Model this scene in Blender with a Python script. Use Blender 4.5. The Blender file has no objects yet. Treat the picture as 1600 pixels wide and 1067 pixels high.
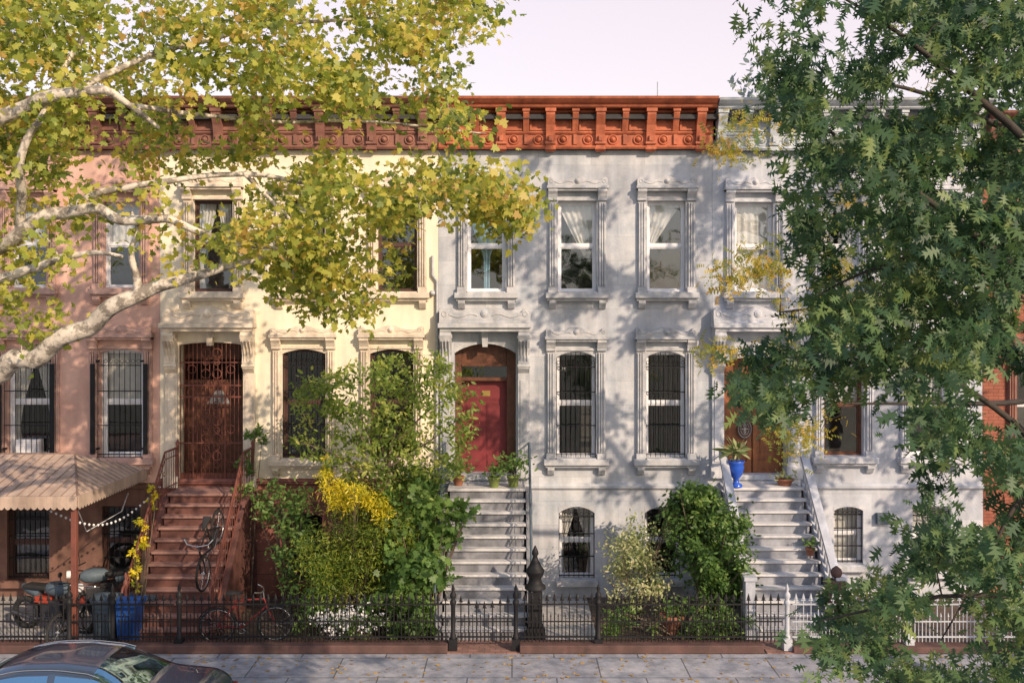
import bpy, bmesh, math, random
import numpy as np
from mathutils import Vector, Matrix
from mathutils import noise as mn
R=math.radians; PI=math.pi
rnd=random.Random(7); rng=np.random.default_rng(11)
scene=bpy.context.scene; col=scene.collection
F=1512.; HZ=6.; HY=500.; CY=-21.
def X(px,Y=0.): return (px-800)*(Y-CY)/F
def Z(py,Y=0.): return HZ-(py-HY)*(Y-CY)/F
def PT(px,py,Y): return Vector((X(px,Y),Y,Z(py,Y)))
# ---------------------------------------------------------------- materials
def newmat(n):
    m=bpy.data.materials.new(n); m.use_nodes=True; nt=m.node_tree
    b=nt.nodes['Principled BSDF']; return m,nt,b
def N(nt,t,**k):
    n=nt.nodes.new(t)
    for a,v in k.items(): setattr(n,a,v)
    return n
def pmat(name,c1,c2=None,rough=.8,scale=2.5,bump=.15,bscale=25,metallic=0.,spec=.3,blocks=None,grime=.35,plane='xz',mortar=.6,contrast=(.35,.65),coat=0):
    m,nt,b=newmat(name); L=nt.links.new
    c2=c2 or tuple(x*.7 for x in c1)
    geo=N(nt,'ShaderNodeNewGeometry')
    n1=N(nt,'ShaderNodeTexNoise'); n1.inputs['Scale'].default_value=scale; n1.inputs['Detail'].default_value=7; n1.inputs['Roughness'].default_value=.7
    L(geo.outputs['Position'],n1.inputs['Vector'])
    r=N(nt,'ShaderNodeMapRange'); r.inputs[1].default_value=contrast[0]; r.inputs[2].default_value=contrast[1]; L(n1.outputs[0],r.inputs[0])
    mx=N(nt,'ShaderNodeMix',data_type='RGBA'); mx.inputs[6].default_value=(*c1,1); mx.inputs[7].default_value=(*c2,1); L(r.outputs[0],mx.inputs[0])
    out=mx.outputs[2]
    if grime:
        mp=N(nt,'ShaderNodeMapping'); mp.inputs['Scale'].default_value=(4,4,.6); L(geo.outputs['Position'],mp.inputs[0])
        n2=N(nt,'ShaderNodeTexNoise'); n2.inputs['Scale'].default_value=1.0; n2.inputs['Detail'].default_value=5; L(mp.outputs[0],n2.inputs['Vector'])
        r2=N(nt,'ShaderNodeMapRange'); r2.inputs[1].default_value=.4; r2.inputs[2].default_value=.7; r2.inputs[3].default_value=1; r2.inputs[4].default_value=1-grime; L(n2.outputs[0],r2.inputs[0])
        m2=N(nt,'ShaderNodeMix',data_type='RGBA',blend_type='MULTIPLY'); m2.inputs[0].default_value=1; L(out,m2.inputs[6]); L(r2.outputs[0],m2.inputs[7]); out=m2.outputs[2]
    if blocks:
        w,h,ms=blocks
        sp=N(nt,'ShaderNodeSeparateXYZ'); cb=N(nt,'ShaderNodeCombineXYZ'); L(geo.outputs['Position'],sp.inputs[0])
        L(sp.outputs[0],cb.inputs[0]); L(sp.outputs[2 if plane=='xz' else 1],cb.inputs[1])
        bk=N(nt,'ShaderNodeTexBrick'); bk.inputs['Scale'].default_value=1; bk.inputs['Brick Width'].default_value=w; bk.inputs['Row Height'].default_value=h; bk.inputs['Mortar Size'].default_value=ms; bk.inputs['Mortar Smooth'].default_value=.3
        bk.inputs['Color1'].default_value=(1,1,1,1); bk.inputs['Color2'].default_value=(.84,.84,.86,1); bk.inputs['Mortar'].default_value=(mortar,mortar,mortar,1)
        L(cb.outputs[0],bk.inputs['Vector'])
        m3=N(nt,'ShaderNodeMix',data_type='RGBA',blend_type='MULTIPLY'); m3.inputs[0].default_value=1; L(out,m3.inputs[6]); L(bk.outputs['Color'],m3.inputs[7]); out=m3.outputs[2]
    L(out,b.inputs['Base Color'])
    b.inputs['Roughness'].default_value=rough; b.inputs['Metallic'].default_value=metallic; b.inputs['Specular IOR Level'].default_value=spec
    if coat: b.inputs['Coat Weight'].default_value=coat
    if bump:
        n3=N(nt,'ShaderNodeTexNoise'); n3.inputs['Scale'].default_value=bscale; n3.inputs['Detail'].default_value=4; L(geo.outputs['Position'],n3.inputs['Vector'])
        bp=N(nt,'ShaderNodeBump'); bp.inputs['Strength'].default_value=bump; bp.inputs['Distance'].default_value=.03; L(n3.outputs[0],bp.inputs['Height']); L(bp.outputs[0],b.inputs['Normal'])
    return m
def leafmat(name,cols,trans=.35,rough=.45):
    m,nt,b=newmat(name); L=nt.links.new
    at=N(nt,'ShaderNodeAttribute',attribute_name='tint'); cr=N(nt,'ShaderNodeValToRGB')
    e=cr.color_ramp.elements
    while len(e)<len(cols): e.new(.5)
    for i,c in enumerate(cols): e[i].position=i/(len(cols)-1); e[i].color=(*c,1)
    L(at.outputs['Fac'],cr.inputs[0]); L(cr.outputs[0],b.inputs['Base Color']); b.inputs['Roughness'].default_value=rough; b.inputs['Specular IOR Level'].default_value=.35
    tr=N(nt,'ShaderNodeBsdfTranslucent'); hs=N(nt,'ShaderNodeHueSaturation'); hs.inputs['Value'].default_value=1.6; hs.inputs['Saturation'].default_value=1.1; L(cr.outputs[0],hs.inputs['Color']); L(hs.outputs[0],tr.inputs[0])
    mx=N(nt,'ShaderNodeMixShader'); mx.inputs[0].default_value=trans; L(b.outputs[0],mx.inputs[1]); L(tr.outputs[0],mx.inputs[2])
    L(mx.outputs[0],nt.nodes['Material Output'].inputs[0]); return m
def glassmat(name,tint=(.75,.8,.82),refl=.14,gc=(1,1,1)):
    m,nt,b=newmat(name); L=nt.links.new
    t=N(nt,'ShaderNodeBsdfTransparent'); t.inputs[0].default_value=(*tint,1)
    g=N(nt,'ShaderNodeBsdfGlossy'); g.inputs['Roughness'].default_value=.03; g.inputs[0].default_value=(*gc,1)
    n=N(nt,'ShaderNodeTexNoise'); n.inputs['Scale'].default_value=1.3; bp=N(nt,'ShaderNodeBump'); bp.inputs['Strength'].default_value=.15; bp.inputs['Distance'].default_value=.05
    geo=N(nt,'ShaderNodeNewGeometry'); L(geo.outputs['Position'],n.inputs['Vector']); L(n.outputs[0],bp.inputs['Height']); L(bp.outputs[0],g.inputs['Normal'])
    mx=N(nt,'ShaderNodeMixShader'); mx.inputs[0].default_value=refl; L(t.outputs[0],mx.inputs[1]); L(g.outputs[0],mx.inputs[2]); L(mx.outputs[0],nt.nodes['Material Output'].inputs[0]); return m
M={}
M['grey']=pmat('grey_stucco',(.60,.60,.61),(.41,.44,.48),blocks=(1.15,.52,.008),mortar=.8,scale=1.3,grime=.25,contrast=(.38,.62))
M['greytrim']=pmat('grey_trim',(.58,.57,.57),(.37,.39,.42),scale=5,grime=.3)
M['yellow']=pmat('cream_paint',(.84,.76,.60),(.76,.66,.51),grime=.15,scale=1.5)
M['yellowtrim']=pmat('cream_trim',(.80,.70,.56),(.60,.50,.40),grime=.25,scale=5)
M['redbase']=pmat('red_brown_base',(.32,.13,.10),(.22,.09,.07),blocks=(1.4,.5,.012),mortar=.5)
M['pink']=pmat('pink_brownstone',(.72,.46,.37),(.58,.35,.28),grime=.2,scale=1.5)
M['pinktrim']=pmat('pink_trim',(.58,.38,.32),(.42,.27,.23),grime=.25,scale=5)
M['brownbase']=pmat('brown_base',(.22,.12,.09),(.15,.08,.06))
M['pale']=pmat('pale_blue_stone',(.62,.63,.66),(.46,.49,.54),blocks=(1.3,.56,.008),mortar=.8,grime=.25)
M['paletrim']=pmat('pale_trim',(.64,.64,.67),(.44,.46,.50),scale=5)
M['brick']=pmat('terracotta_brick',(.42,.15,.09),(.30,.10,.065),blocks=(.22,.075,.01),mortar=.6)
M['corn_red']=pmat('cornice_rust_red',(.56,.175,.085),(.38,.105,.055),rough=.6,scale=6,grime=.35,bump=.05)
M['corn_brown']=pmat('cornice_brown',(.30,.14,.10),(.19,.085,.065),rough=.6)
M['corn_pale']=pmat('cornice_pale',(.62,.66,.69),(.46,.50,.54),rough=.6)
M['white']=pmat('white_paint',(.80,.80,.82),(.68,.68,.70),rough=.5,grime=.15,bump=.03)
M['darkframe']=pmat('dark_brown_paint',(.10,.05,.04),(.06,.035,.03),rough=.5,grime=0,bump=.03)
M['black']=pmat('black_iron',(.010,.010,.012),(.018,.017,.018),rough=.6,grime=0,bump=.05,spec=.25)
M['rediron']=pmat('red_brown_iron',(.21,.072,.052),(.13,.05,.038),rough=.55,grime=0,bump=.05)
M['paleiron']=pmat('pale_iron',(.5,.52,.55),(.35,.37,.4),rough=.6,grime=0,bump=.05)
M['stoopgrey']=pmat('grey_steps',(.27,.275,.30),(.16,.165,.185),scale=5,grime=.4)  # darkened for the risers: nosing shade and sheltered dirt put into the colour
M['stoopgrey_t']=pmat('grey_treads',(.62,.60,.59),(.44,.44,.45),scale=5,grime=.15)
M['stoopred']=pmat('red_brown_steps',(.16,.07,.058),(.1,.045,.038),scale=5,grime=.3)  # riser tone carries painted nosing shade along with sheltered dirt
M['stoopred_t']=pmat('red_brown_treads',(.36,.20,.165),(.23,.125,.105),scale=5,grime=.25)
M['stooppale']=pmat('pale_steps',(.36,.37,.41),(.23,.24,.28),scale=5,grime=.35)  # pale stone dimmed likewise, shade under nosings and dirt in the colour
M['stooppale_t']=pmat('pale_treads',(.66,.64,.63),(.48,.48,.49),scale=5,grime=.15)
M['balus']=pmat('balustrade_paint',(.54,.56,.61),(.38,.40,.46),scale=5,grime=.25)
M['door_red']=pmat('red_door',(.23,.04,.046),(.17,.032,.036),rough=.5,grime=.2,bump=.03)
M['wood']=pmat('brown_wood',(.17,.07,.04),(.09,.04,.025),rough=.45,scale=8,grime=.2)
M['wood_or']=pmat('orange_wood',(.30,.11,.045),(.17,.065,.03),rough=.4,scale=8,grime=.3)
M['glass']=glassmat('window_glass',(.8,.84,.86),.14); M['carglass']=glassmat('car_glass',(.5,.62,.68),.5,(.55,.85,1))
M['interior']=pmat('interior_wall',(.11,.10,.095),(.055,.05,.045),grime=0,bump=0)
M['curtain']=pmat('white_curtain',(.80,.74,.67),(.66,.6,.55),grime=0,scale=8)
M['curtain_blue']=pmat('blue_curtain',(.36,.58,.68),(.3,.46,.56),grime=0,scale=8)
M['brass']=pmat('brass',(.6,.42,.15),(.5,.33,.1),rough=.35,metallic=.8,grime=0,bump=0)
M['sidewalk']=pmat('bluestone_paving',(.42,.41,.43),(.26,.27,.305),blocks=(1.5,.95,.014),plane='xy',mortar=.35,grime=.3,scale=2.2,contrast=(.4,.6))
M['concrete']=pmat('concrete',(.47,.45,.43),(.34,.33,.32),grime=.2)
M['asphalt']=pmat('asphalt',(.055,.055,.058),(.04,.04,.042),grime=.1)
M['soil']=pmat('yard_soil',(.14,.10,.075),(.08,.06,.045),grime=.2)
M['brickpath']=pmat('brick_paving',(.36,.20,.16),(.25,.15,.125),blocks=(.2,.1,.01),plane='xy',mortar=.6)
M['kerbstone']=pmat('brownstone_kerb',(.14,.075,.065),(.085,.052,.045))
M['ground']=pmat('ground_far',(.10,.10,.08),(.07,.075,.05),scale=.2,grime=0)
M['bark_plane']=pmat('plane_bark',(.62,.55,.46),(.22,.19,.155),scale=6,contrast=(.46,.56),bump=.3,grime=.15)
M['bark_dark']=pmat('dark_bark',(.07,.055,.045),(.04,.035,.03),scale=9)
M['bark_mid']=pmat('mid_bark',(.2,.15,.11),(.12,.09,.06),scale=9)
M['awning']=pmat('awning_metal',(.55,.42,.33),(.42,.31,.25),rough=.5,grime=.3)
M['rib']=pmat('awning_rib_metal',(.28,.19,.15),(.2,.14,.11),rough=.5,grime=.1)
M['valance']=pmat('awning_valance',(.52,.40,.32),(.4,.3,.24),rough=.5)
M['carpaint']=pmat('dark_car_paint',(.035,.05,.085),(.03,.045,.075),rough=.18,spec=.6,grime=0,bump=0,coat=1)
M['rubber']=pmat('rubber',(.02,.02,.02),(.03,.03,.03),grime=0,bump=.05)
M['chrome']=pmat('bright_metal',(.6,.6,.6),(.5,.5,.5),rough=.25,metallic=.9,grime=0,bump=0)
M['darkmetal']=pmat('dark_metal',(.12,.12,.13),(.08,.08,.09),rough=.35,metallic=.7,grime=0,bump=0)
M['bikered']=pmat('bicycle_red',(.20,.03,.028),(.16,.025,.025),rough=.35,grime=0,bump=0)
M['orange']=pmat('orange_plastic',(.40,.06,.03),(.3,.05,.03),rough=.35,grime=0,bump=0)
M['bluebin']=pmat('blue_plastic',(.025,.09,.33),(.02,.075,.26),rough=.5,grime=.15)
M['greybin']=pmat('grey_plastic',(.11,.15,.18),(.075,.10,.125),rough=.55)
M['urn']=pmat('blue_glaze',(.02,.09,.48),(.02,.07,.38),rough=.15,spec=.6,grime=0,bump=0)
M['pot_green']=pmat('green_glaze',(.2,.25,.07),(.14,.18,.05),rough=.3,grime=0)
M['terracotta']=pmat('terracotta',(.36,.15,.09),(.26,.11,.07))
M['dimpane']=pmat('dim_door_glass',(.3,.3,.3),(.2,.2,.2),rough=.2,grime=0,bump=0)
M['crest']=pmat('crest_grey',(.38,.37,.35),(.25,.25,.24),rough=.5,grime=0,bump=0)
LG_plane=leafmat('plane_leaves',[(.11,.145,.035),(.22,.27,.055),(.36,.38,.075),(.54,.48,.10),(.48,.32,.10)],.48)
LG_oak=leafmat('oak_leaves',[(.03,.065,.032),(.055,.11,.048),(.10,.165,.06),(.19,.24,.075)],.33,.5)
LG_loc=leafmat('locust_leaves',[(.13,.17,.04),(.24,.26,.05),(.42,.34,.05),(.5,.28,.04)],.4)
LG_shade_tree=leafmat('shade_tree_leaves',[(.04,.08,.03),(.08,.13,.03),(.14,.18,.04)],.2)
LG_young=leafmat('young_leaves',[(.09,.14,.03),(.17,.24,.05),(.27,.34,.08),(.40,.40,.10)],.45)
LG_gold=leafmat('gold_leaves',[(.24,.28,.03),(.46,.43,.035),(.68,.56,.04),(.78,.62,.04)],.4)
LG_bush=leafmat('bush_leaves',[(.04,.07,.015),(.09,.14,.02),(.18,.23,.03),(.34,.35,.04)],.4)
LG_dark=leafmat('dark_leaves',[(.025,.055,.018),(.05,.10,.025),(.09,.16,.035),(.15,.23,.05)],.35)
LG_mid=leafmat('mid_leaves',[(.05,.10,.03),(.10,.18,.045),(.16,.26,.065),(.27,.35,.10)],.4)
LG_var=leafmat('variegated_leaves',[(.11,.16,.05),(.24,.29,.11),(.42,.43,.22),(.52,.42,.27)],.3)
LG_white=leafmat('white_petals',[(.8,.8,.8),(.85,.83,.85)],.2)
LG_dry=leafmat('dry_leaves',[(.34,.2,.07),(.44,.3,.11),(.26,.14,.06)],.1)
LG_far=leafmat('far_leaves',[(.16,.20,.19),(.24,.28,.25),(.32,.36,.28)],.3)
# ---------------------------------------------------------------- mesh builder
def root_of(o):
    while o.parent: o=o.parent
    return o
class MB:
    def __init__(s): s.v=[]; s.f=[]; s.sm=[]
    def add(s,vs,fs,smooth=False):
        o=len(s.v); s.v+=[tuple(v) for v in vs]; s.f+=[tuple(i+o for i in f) for f in fs]; s.sm+=[smooth]*len(fs); return s
    def box(s,x0,x1,y0,y1,z0,z1):
        return s.add([(x,y,z) for x in (x0,x1) for y in (y0,y1) for z in (z0,z1)],[(0,1,3,2),(4,6,7,5),(0,4,5,1),(2,3,7,6),(0,2,6,4),(1,5,7,3)])
    def prism(s,poly,y0,y1):
        n=len(poly); vs=[(p[0],y0,p[1]) for p in poly]+[(p[0],y1,p[1]) for p in poly]
        return s.add(vs,[tuple(range(n)),tuple(range(2*n-1,n-1,-1))]+[(i,(i+1)%n,n+(i+1)%n,n+i) for i in range(n)])
    def prismx(s,poly,x0,x1):
        n=len(poly); vs=[(x0,p[0],p[1]) for p in poly]+[(x1,p[0],p[1]) for p in poly]
        return s.add(vs,[tuple(range(n)),tuple(range(2*n-1,n-1,-1))]+[(i,(i+1)%n,n+(i+1)%n,n+i) for i in range(n)])
    def prismz(s,poly,z0,z1):
        n=len(poly); vs=[(p[0],p[1],z0) for p in poly]+[(p[0],p[1],z1) for p in poly]
        return s.add(vs,[tuple(range(n)),tuple(range(2*n-1,n-1,-1))]+[(i,(i+1)%n,n+(i+1)%n,n+i) for i in range(n)])
    def tube(s,pts,r,n=6,closed=False):
        pts=[Vector(p) for p in pts]; k=len(pts)
        if not hasattr(r,'__len__'): r=[r]*k
        vs=[]; up=None
        for i,p in enumerate(pts):
            if closed: t=pts[(i+1)%k]-pts[i-1]
            else: t=pts[min(i+1,k-1)]-pts[max(i-1,0)]
            if t.length<1e-9: t=Vector((0,0,1))
            t.normalize()
            if up is None: up=Vector((0,1,0)) if abs(t.y)<.9 else Vector((1,0,0))
            a=up-t*up.dot(t)
            if a.length<1e-5: a=t.orthogonal()
            a.normalize(); up=a; b=t.cross(a)
            for j in range(n):
                q=2*PI*j/n; vs.append(p+(a*math.cos(q)+b*math.sin(q))*r[i])
        fs=[]
        for i in range(k if closed else k-1):
            for j in range(n):
                i2=(i+1)%k; fs.append((i*n+j,i*n+(j+1)%n,i2*n+(j+1)%n,i2*n+j))
        s.add(vs,fs,True)
        if not closed: s.add([vs[j] for j in range(n)],[tuple(range(n))[::-1]]); s.add([vs[(k-1)*n+j] for j in range(n)],[tuple(range(n))])
        return s
    def ring(s,c,Rr,r,axis='y',n=24,m=6):
        c=Vector(c); pts=[]
        for i in range(n):
            a=2*PI*i/n; u,v=math.cos(a)*Rr,math.sin(a)*Rr
            pts.append(c+(Vector((u,0,v)) if axis=='y' else Vector((u,v,0)) if axis=='z' else Vector((0,u,v))))
        return s.tube(pts,r,m,True)
    def lathe(s,prof,c,n=14,axis='z',smooth=True):
        c=Vector(c); vs=[]
        for (r,h) in prof:
            for j in range(n):
                a=2*PI*j/n+PI/n; u,v=math.cos(a)*r,math.sin(a)*r
                vs.append(c+(Vector((u,v,h)) if axis=='z' else Vector((u,h,v)) if axis=='y' else Vector((h,u,v))))
        fs=[(i*n+j,i*n+(j+1)%n,(i+1)*n+(j+1)%n,(i+1)*n+j) for i in range(len(prof)-1) for j in range(n)]
        s.add(vs,fs,smooth); s.add([vs[j] for j in range(n)],[tuple(range(n))[::-1]]); s.add(vs[-n:],[tuple(range(n))]); return s
    def build(s,name,mat,parent=None,local=False,bevel=0):
        me=bpy.data.meshes.new(name); off=Vector((0,0,0))
        if parent and not local: off=root_of(parent).location
        me.from_pydata([(v[0]-off.x,v[1]-off.y,v[2]-off.z) for v in s.v],[],s.f)
        me.polygons.foreach_set('use_smooth',s.sm)
        bm=bmesh.new(); bm.from_mesh(me); bmesh.ops.recalc_face_normals(bm,faces=bm.faces); bm.to_mesh(me); bm.free()
        me.materials.append(mat); o=bpy.data.objects.new(name,me); col.objects.link(o)
        if parent: o.parent=parent
        if bevel:
            b=o.modifiers.new('bevel','BEVEL'); b.width=bevel; b.segments=2; b.limit_method='ANGLE'
        return o
def thing(name,label,cat,loc=(0,0,0),rotz=0,group=None):
    o=bpy.data.objects.new(name,None); col.objects.link(o); o.location=loc; o.rotation_euler=(0,0,rotz); o.empty_display_size=.2
    return tag(o,label,cat,group)
def tag(o,label,cat,group=None,kind=None):
    o['label']=label; o['category']=cat
    if group: o['group']=group
    if kind: o['kind']=kind
    return o
def struct(name,mb,mat,bevel=0):
    o=mb.build(name,mat,bevel=bevel); o['kind']='structure'; return o
# leaves ------------------------------------------------------------
def mir(h): return [(a,b) for a,b in h]+[(a,-b) for a,b in reversed(h) if abs(b)>1e-6]
SH={}
SH['oval']=mir([(0,0),(.3,.2),(.65,.2),(1,0)])
SH['narrow']=mir([(0,0),(.35,.12),(.7,.1),(1,0)])
SH['maple']=mir([(0,0),(.08,.12),(-.02,.42),(.26,.32),(.42,.56),(.56,.22),(.75,.26),(1,0)])
SH['oak']=mir([(0,0),(.2,.02),(.2,.17),(.32,.03),(.36,.33),(.47,.04),(.62,.34),(.66,.045),(.86,.2),(.84,.035),(1,0)])
pn=[(0,0)]
for i in range(4): a=.08+i*.22; pn+=[(a,.012),(a+.03,.17),(a+.11,.18),(a+.12,.012)]
SH['pinnate']=mir(pn+[(1,0)])
SH['star']=[(math.cos(i*PI/5)*(.5 if i%2==0 else .2)+.5,math.sin(i*PI/5)*(.5 if i%2==0 else .2)) for i in range(10)]
def leaves(name,P,size,shape,mat,parent,droop=.4,fold=.3,nb=(0,-.25,.7),tint=None,local=False):
    P=np.asarray(P,float); n=len(P); sh=np.array(SH[shape]); k=len(sh)
    Nn=rng.normal(size=(n,3))*.75+np.array(nb); Nn/=np.linalg.norm(Nn,axis=1)[:,None]
    D=rng.normal(size=(n,3))+np.array([0,0,-droop]); D-=(D*Nn).sum(1)[:,None]*Nn; D/=np.linalg.norm(D,axis=1)[:,None]
    S=np.cross(D,Nn); sz=size*rng.uniform(.6,1.3,n)[:,None,None]
    a=sh[:,0][None,:,None]; b=sh[:,1][None,:,None]
    c=(-fold*np.abs(b)-.2*a*a)
    V=P[:,None,:]+sz*(a*D[:,None,:]+b*S[:,None,:]+c*Nn[:,None,:])
    off=np.array(root_of(parent).location) if (parent and not local) else 0
    V=(V-off).reshape(-1,3)
    me=bpy.data.meshes.new(name); me.vertices.add(n*k); me.vertices.foreach_set('co',V.ravel())
    me.loops.add(n*k); me.loops.foreach_set('vertex_index',np.arange(n*k,dtype=np.int32))
    me.polygons.add(n); me.polygons.foreach_set('loop_start',np.arange(0,n*k,k,dtype=np.int32)); me.polygons.foreach_set('loop_total',np.full(n,k,dtype=np.int32))
    me.update(calc_edges=True)
    if tint is None: tint=rng.beta(2,2,n)
    at=me.attributes.new('tint','FLOAT','FACE'); at.data.foreach_set('value',np.clip(tint,0,1).astype(np.float32))
    me.materials.append(mat); o=bpy.data.objects.new(name,me); col.objects.link(o)
    if parent: o.parent=parent
    return o
def smooth_line(pts,rs,k=5):
    P_=[Vector(p) for p in pts]; out=[]; ro=[]
    for i in range(len(P_)-1):
        p0=P_[max(i-1,0)];p1=P_[i];p2=P_[i+1];p3=P_[min(i+2,len(P_)-1)]
        for j in range(k):
            t=j/k; out.append(.5*((2*p1)+(p2-p0)*t+(2*p0-5*p1+4*p2-p3)*t*t+(3*p1-p0-3*p2+p3)*t**3)); ro.append(rs[i]*(1-t)+rs[i+1]*t)
    out.append(P_[-1]); ro.append(rs[-1]); return out,ro
def grow(root,limbs,clusters,nleaf,lsize,shape,bark,lmat,spread,droop=.4,nb=(0,-.25,.7),twr=.006,seg=8):
    nodes=[];rad=[]
    for i,(pts,rs) in enumerate(limbs):
        sp,sr=smooth_line(pts,rs)
        if i and rs[0]>.03: sp=[p+Vector([mn.noise(p*2.2+Vector((k*9,0,0)))*r*.9 for k in range(3)]) for p,r in zip(sp,sr)]
        m=MB(); m.tube(sp,sr,12 if i==0 else seg); m.build('trunk' if i==0 else 'limb',bark,root)
        if i>0 or len(limbs)==1: nodes+=[np.array(p) for p in sp]; rad+=list(sr)
        else: nodes+=[np.array(p) for p in sp[len(sp)//2:]]; rad+=list(sr[len(sp)//2:])
    C=np.array(clusters); NA=np.array(nodes); d0=np.array([np.linalg.norm(NA-c,axis=1).min() for c in C]); C=C[np.argsort(d0)]
    cap=len(nodes)+3*len(C); NA=np.zeros((cap,3)); NA[:len(nodes)]=nodes; RA=np.zeros(cap); RA[:len(nodes)]=rad; k=len(nodes)
    tw=MB(); LP=[]; LT=[]
    for c in C:
        dd=np.linalg.norm(NA[:k]-c,axis=1); j=int(dd.argmin()); a=NA[j]; L=dd[j]
        if L<.05: continue
        r0=min(RA[j]*.7,twr*1.2+twr*1.3*L); m1=a*.65+c*.35+rng.normal(size=3)*.08*L+np.array([0,0,.06*L]); m2=a*.3+c*.7+rng.normal(size=3)*.06*L+np.array([0,0,.05*L])
        tw.tube([a,m1,m2,c],[r0,r0*.8,r0*.6,twr*.5],4)
        for q,rr in ((m1,r0*.8),(m2,r0*.6),(c,twr*.7)): NA[k]=q; RA[k]=rr; k+=1
        nl=rng.poisson(nleaf); t=rng.uniform(.35,1.05,nl)[:,None]
        base=np.where(t<.7,m1+(m2-m1)*((t-.35)/.35),m2+(c-m2)*((t-.7)/.3))
        LP.append(base+rng.normal(size=(nl,3))*spread*np.array([1,1,.7])); LT.append(np.clip(rng.normal(rng.beta(2,2),.16,nl),0,1))
    tw.build('twigs',bark,root)
    leaves('crown',np.concatenate(LP),lsize,shape,lmat,root,droop,nb=nb,tint=np.concatenate(LT))
def inpoly(x,y,poly):
    c=False; j=len(poly)-1
    for i in range(len(poly)):
        xi,yi=poly[i]; xj,yj=poly[j]
        if (yi>y)!=(yj>y) and x<(xj-xi)*(y-yi)/(yj-yi)+xi: c=not c
        j=i
    return c
# ================================================================ SETTING
KY=-6.2
struct('ground',MB().add([(-300,-300,-.16),(300,-300,-.16),(300,400,-.16),(-300,400,-.16)],[(0,1,2,3)]),M['ground'])
struct('road',MB().add([(-80,-14.5,-.155),(80,-14.5,-.155),(80,KY-.2,-.155),(-80,KY-.2,-.155)],[(0,1,2,3)]),M['asphalt'])
struct('sidewalk',MB().box(-40,40,KY,-3.6,-.155,0),M['sidewalk'])
struct('kerb',MB().box(-40,40,KY-.2,KY-.003,-.155,.005),M['concrete'],.02)
struct('sidewalk_near',MB().box(-40,40,-22,-14.5,-.155,0),M['concrete'])
struct('yard_ground',MB().box(-40,40,-3.597,0.3,-.155,0),M['soil'])
for a,b in ((X(175,-3.4),X(285,-3.4)),(X(700,-3.4),X(812,-3.4)),(X(1195,-3.4),X(1330,-3.4))):
    struct('path',MB().box(a,b,-3.59,-.3,0,.012),M['brickpath'])
struct('path',MB().box(X(830,-3),X(935,-3),-3.2,-.02,0,.014),M['concrete'])
struct('path',MB().box(-14,X(150,-3),-3.2,-.02,0,.014),M['concrete'])
# ================================================================ HOUSES
def wall_holes(mb,x0,x1,z0,z1,holes,depth=.28,y=0):
    xs=sorted({x0,x1,*[min(max(v,x0),x1) for h in holes for v in h[:2]]}); zs=sorted({z0,z1,*[min(max(v,z0),z1) for h in holes for v in h[2:]]})
    for i in range(len(xs)-1):
        for j in range(len(zs)-1):
            cx=(xs[i]+xs[i+1])/2; cz=(zs[j]+zs[j+1])/2
            if any(h[0]<cx<h[1] and h[2]<cz<h[3] for h in holes): continue
            mb.add([(xs[i],y,zs[j]),(xs[i+1],y,zs[j]),(xs[i+1],y,zs[j+1]),(xs[i],y,zs[j+1])],[(0,1,2,3)])
    for a,b,c,d in holes:
        if d<z0 or c>z1: continue
        c=max(c,z0); d=min(d,z1)
        mb.add([(a,y,c),(a,depth,c),(a,depth,d),(a,y,d)],[(0,1,2,3)]); mb.add([(b,y,c),(b,depth,c),(b,depth,d),(b,y,d)],[(0,1,2,3)])
        mb.add([(a,y,c),(b,y,c),(b,depth,c),(a,depth,c)],[(0,1,2,3)]); mb.add([(a,y,d),(b,y,d),(b,depth,d),(a,depth,d)],[(0,1,2,3)])
def arch_fill(mb,x0,x1,zt,a,y0,y1):
    n=12; pts=[(x0+.001,zt-.001),(x0+.001,zt-a)]
    for i in range(1,n): t=i/n; pts.append((x0+(x1-x0)*t,zt-a+(a-.012)*math.sin(PI*t)**.8))
    pts+=[(x1-.001,zt-a),(x1-.001,zt-.001)]
    mb.prism(pts,y0,y1)
def crest(mb,cx,hw,z,y0,sc=1.):
    h=[(hw,0),(hw,.17*sc),(hw-.05*sc,.21*sc),(hw-.12*sc,.19*sc),(hw-.16*sc,.13*sc),(hw*.5,.13*sc),(hw*.32,.16*sc),(hw*.2,.20*sc),(hw*.08,.23*sc)]
    mb.prism([(cx+a,z+b) for a,b in h]+[(cx-a,z+b) for a,b in reversed(h)],y0,-.0)
    for sg in (-1,1):
        pts=[(cx+sg*(hw*.16+hw*.62*t),y0-.004,z+.08*sc+.03*sc*math.sin(t*7)) for t in np.linspace(0,1,9)]
        mb.tube(pts,.012*sc,5)
        mb.ring((cx+sg*(hw-.09*sc),y0-.002,z+.11*sc),.042*sc,.011*sc,'y',10,4)
    mb.lathe([(.07*sc,0),(.07*sc,-.02),(.045*sc,-.03),(.035*sc,-.045),(.005,-.05)],(cx,y0,z+.115*sc),10,'y')
def pilaster(mb,xc,w,z0,z1,pr=.09):
    mb.box(xc-w/2,xc+w/2,-pr*.6,0,z0,z1)
    for i in (-1,0,1): mb.box(xc+i*w*.3-w*.09,xc+i*w*.3+w*.09,-pr,-pr*.6+.002,z0+.14,z1-.3)
    mb.box(xc-w/2-.012,xc+w/2+.012,-pr-.02,0.001,z0,z0+.12)
    mb.prismx([(0,z1),(-.19,z1),(-.2,z1-.06),(-.15,z1-.12),(-.11,z1-.2),(-.11,z1-.25),(-.0,z1-.27)],xc-w/2-.015,xc+w/2+.015)
    mb.lathe([(.035,-w*.5),(.035,w*.5)],(xc,-.15,z1-.07),8,'x')
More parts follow.
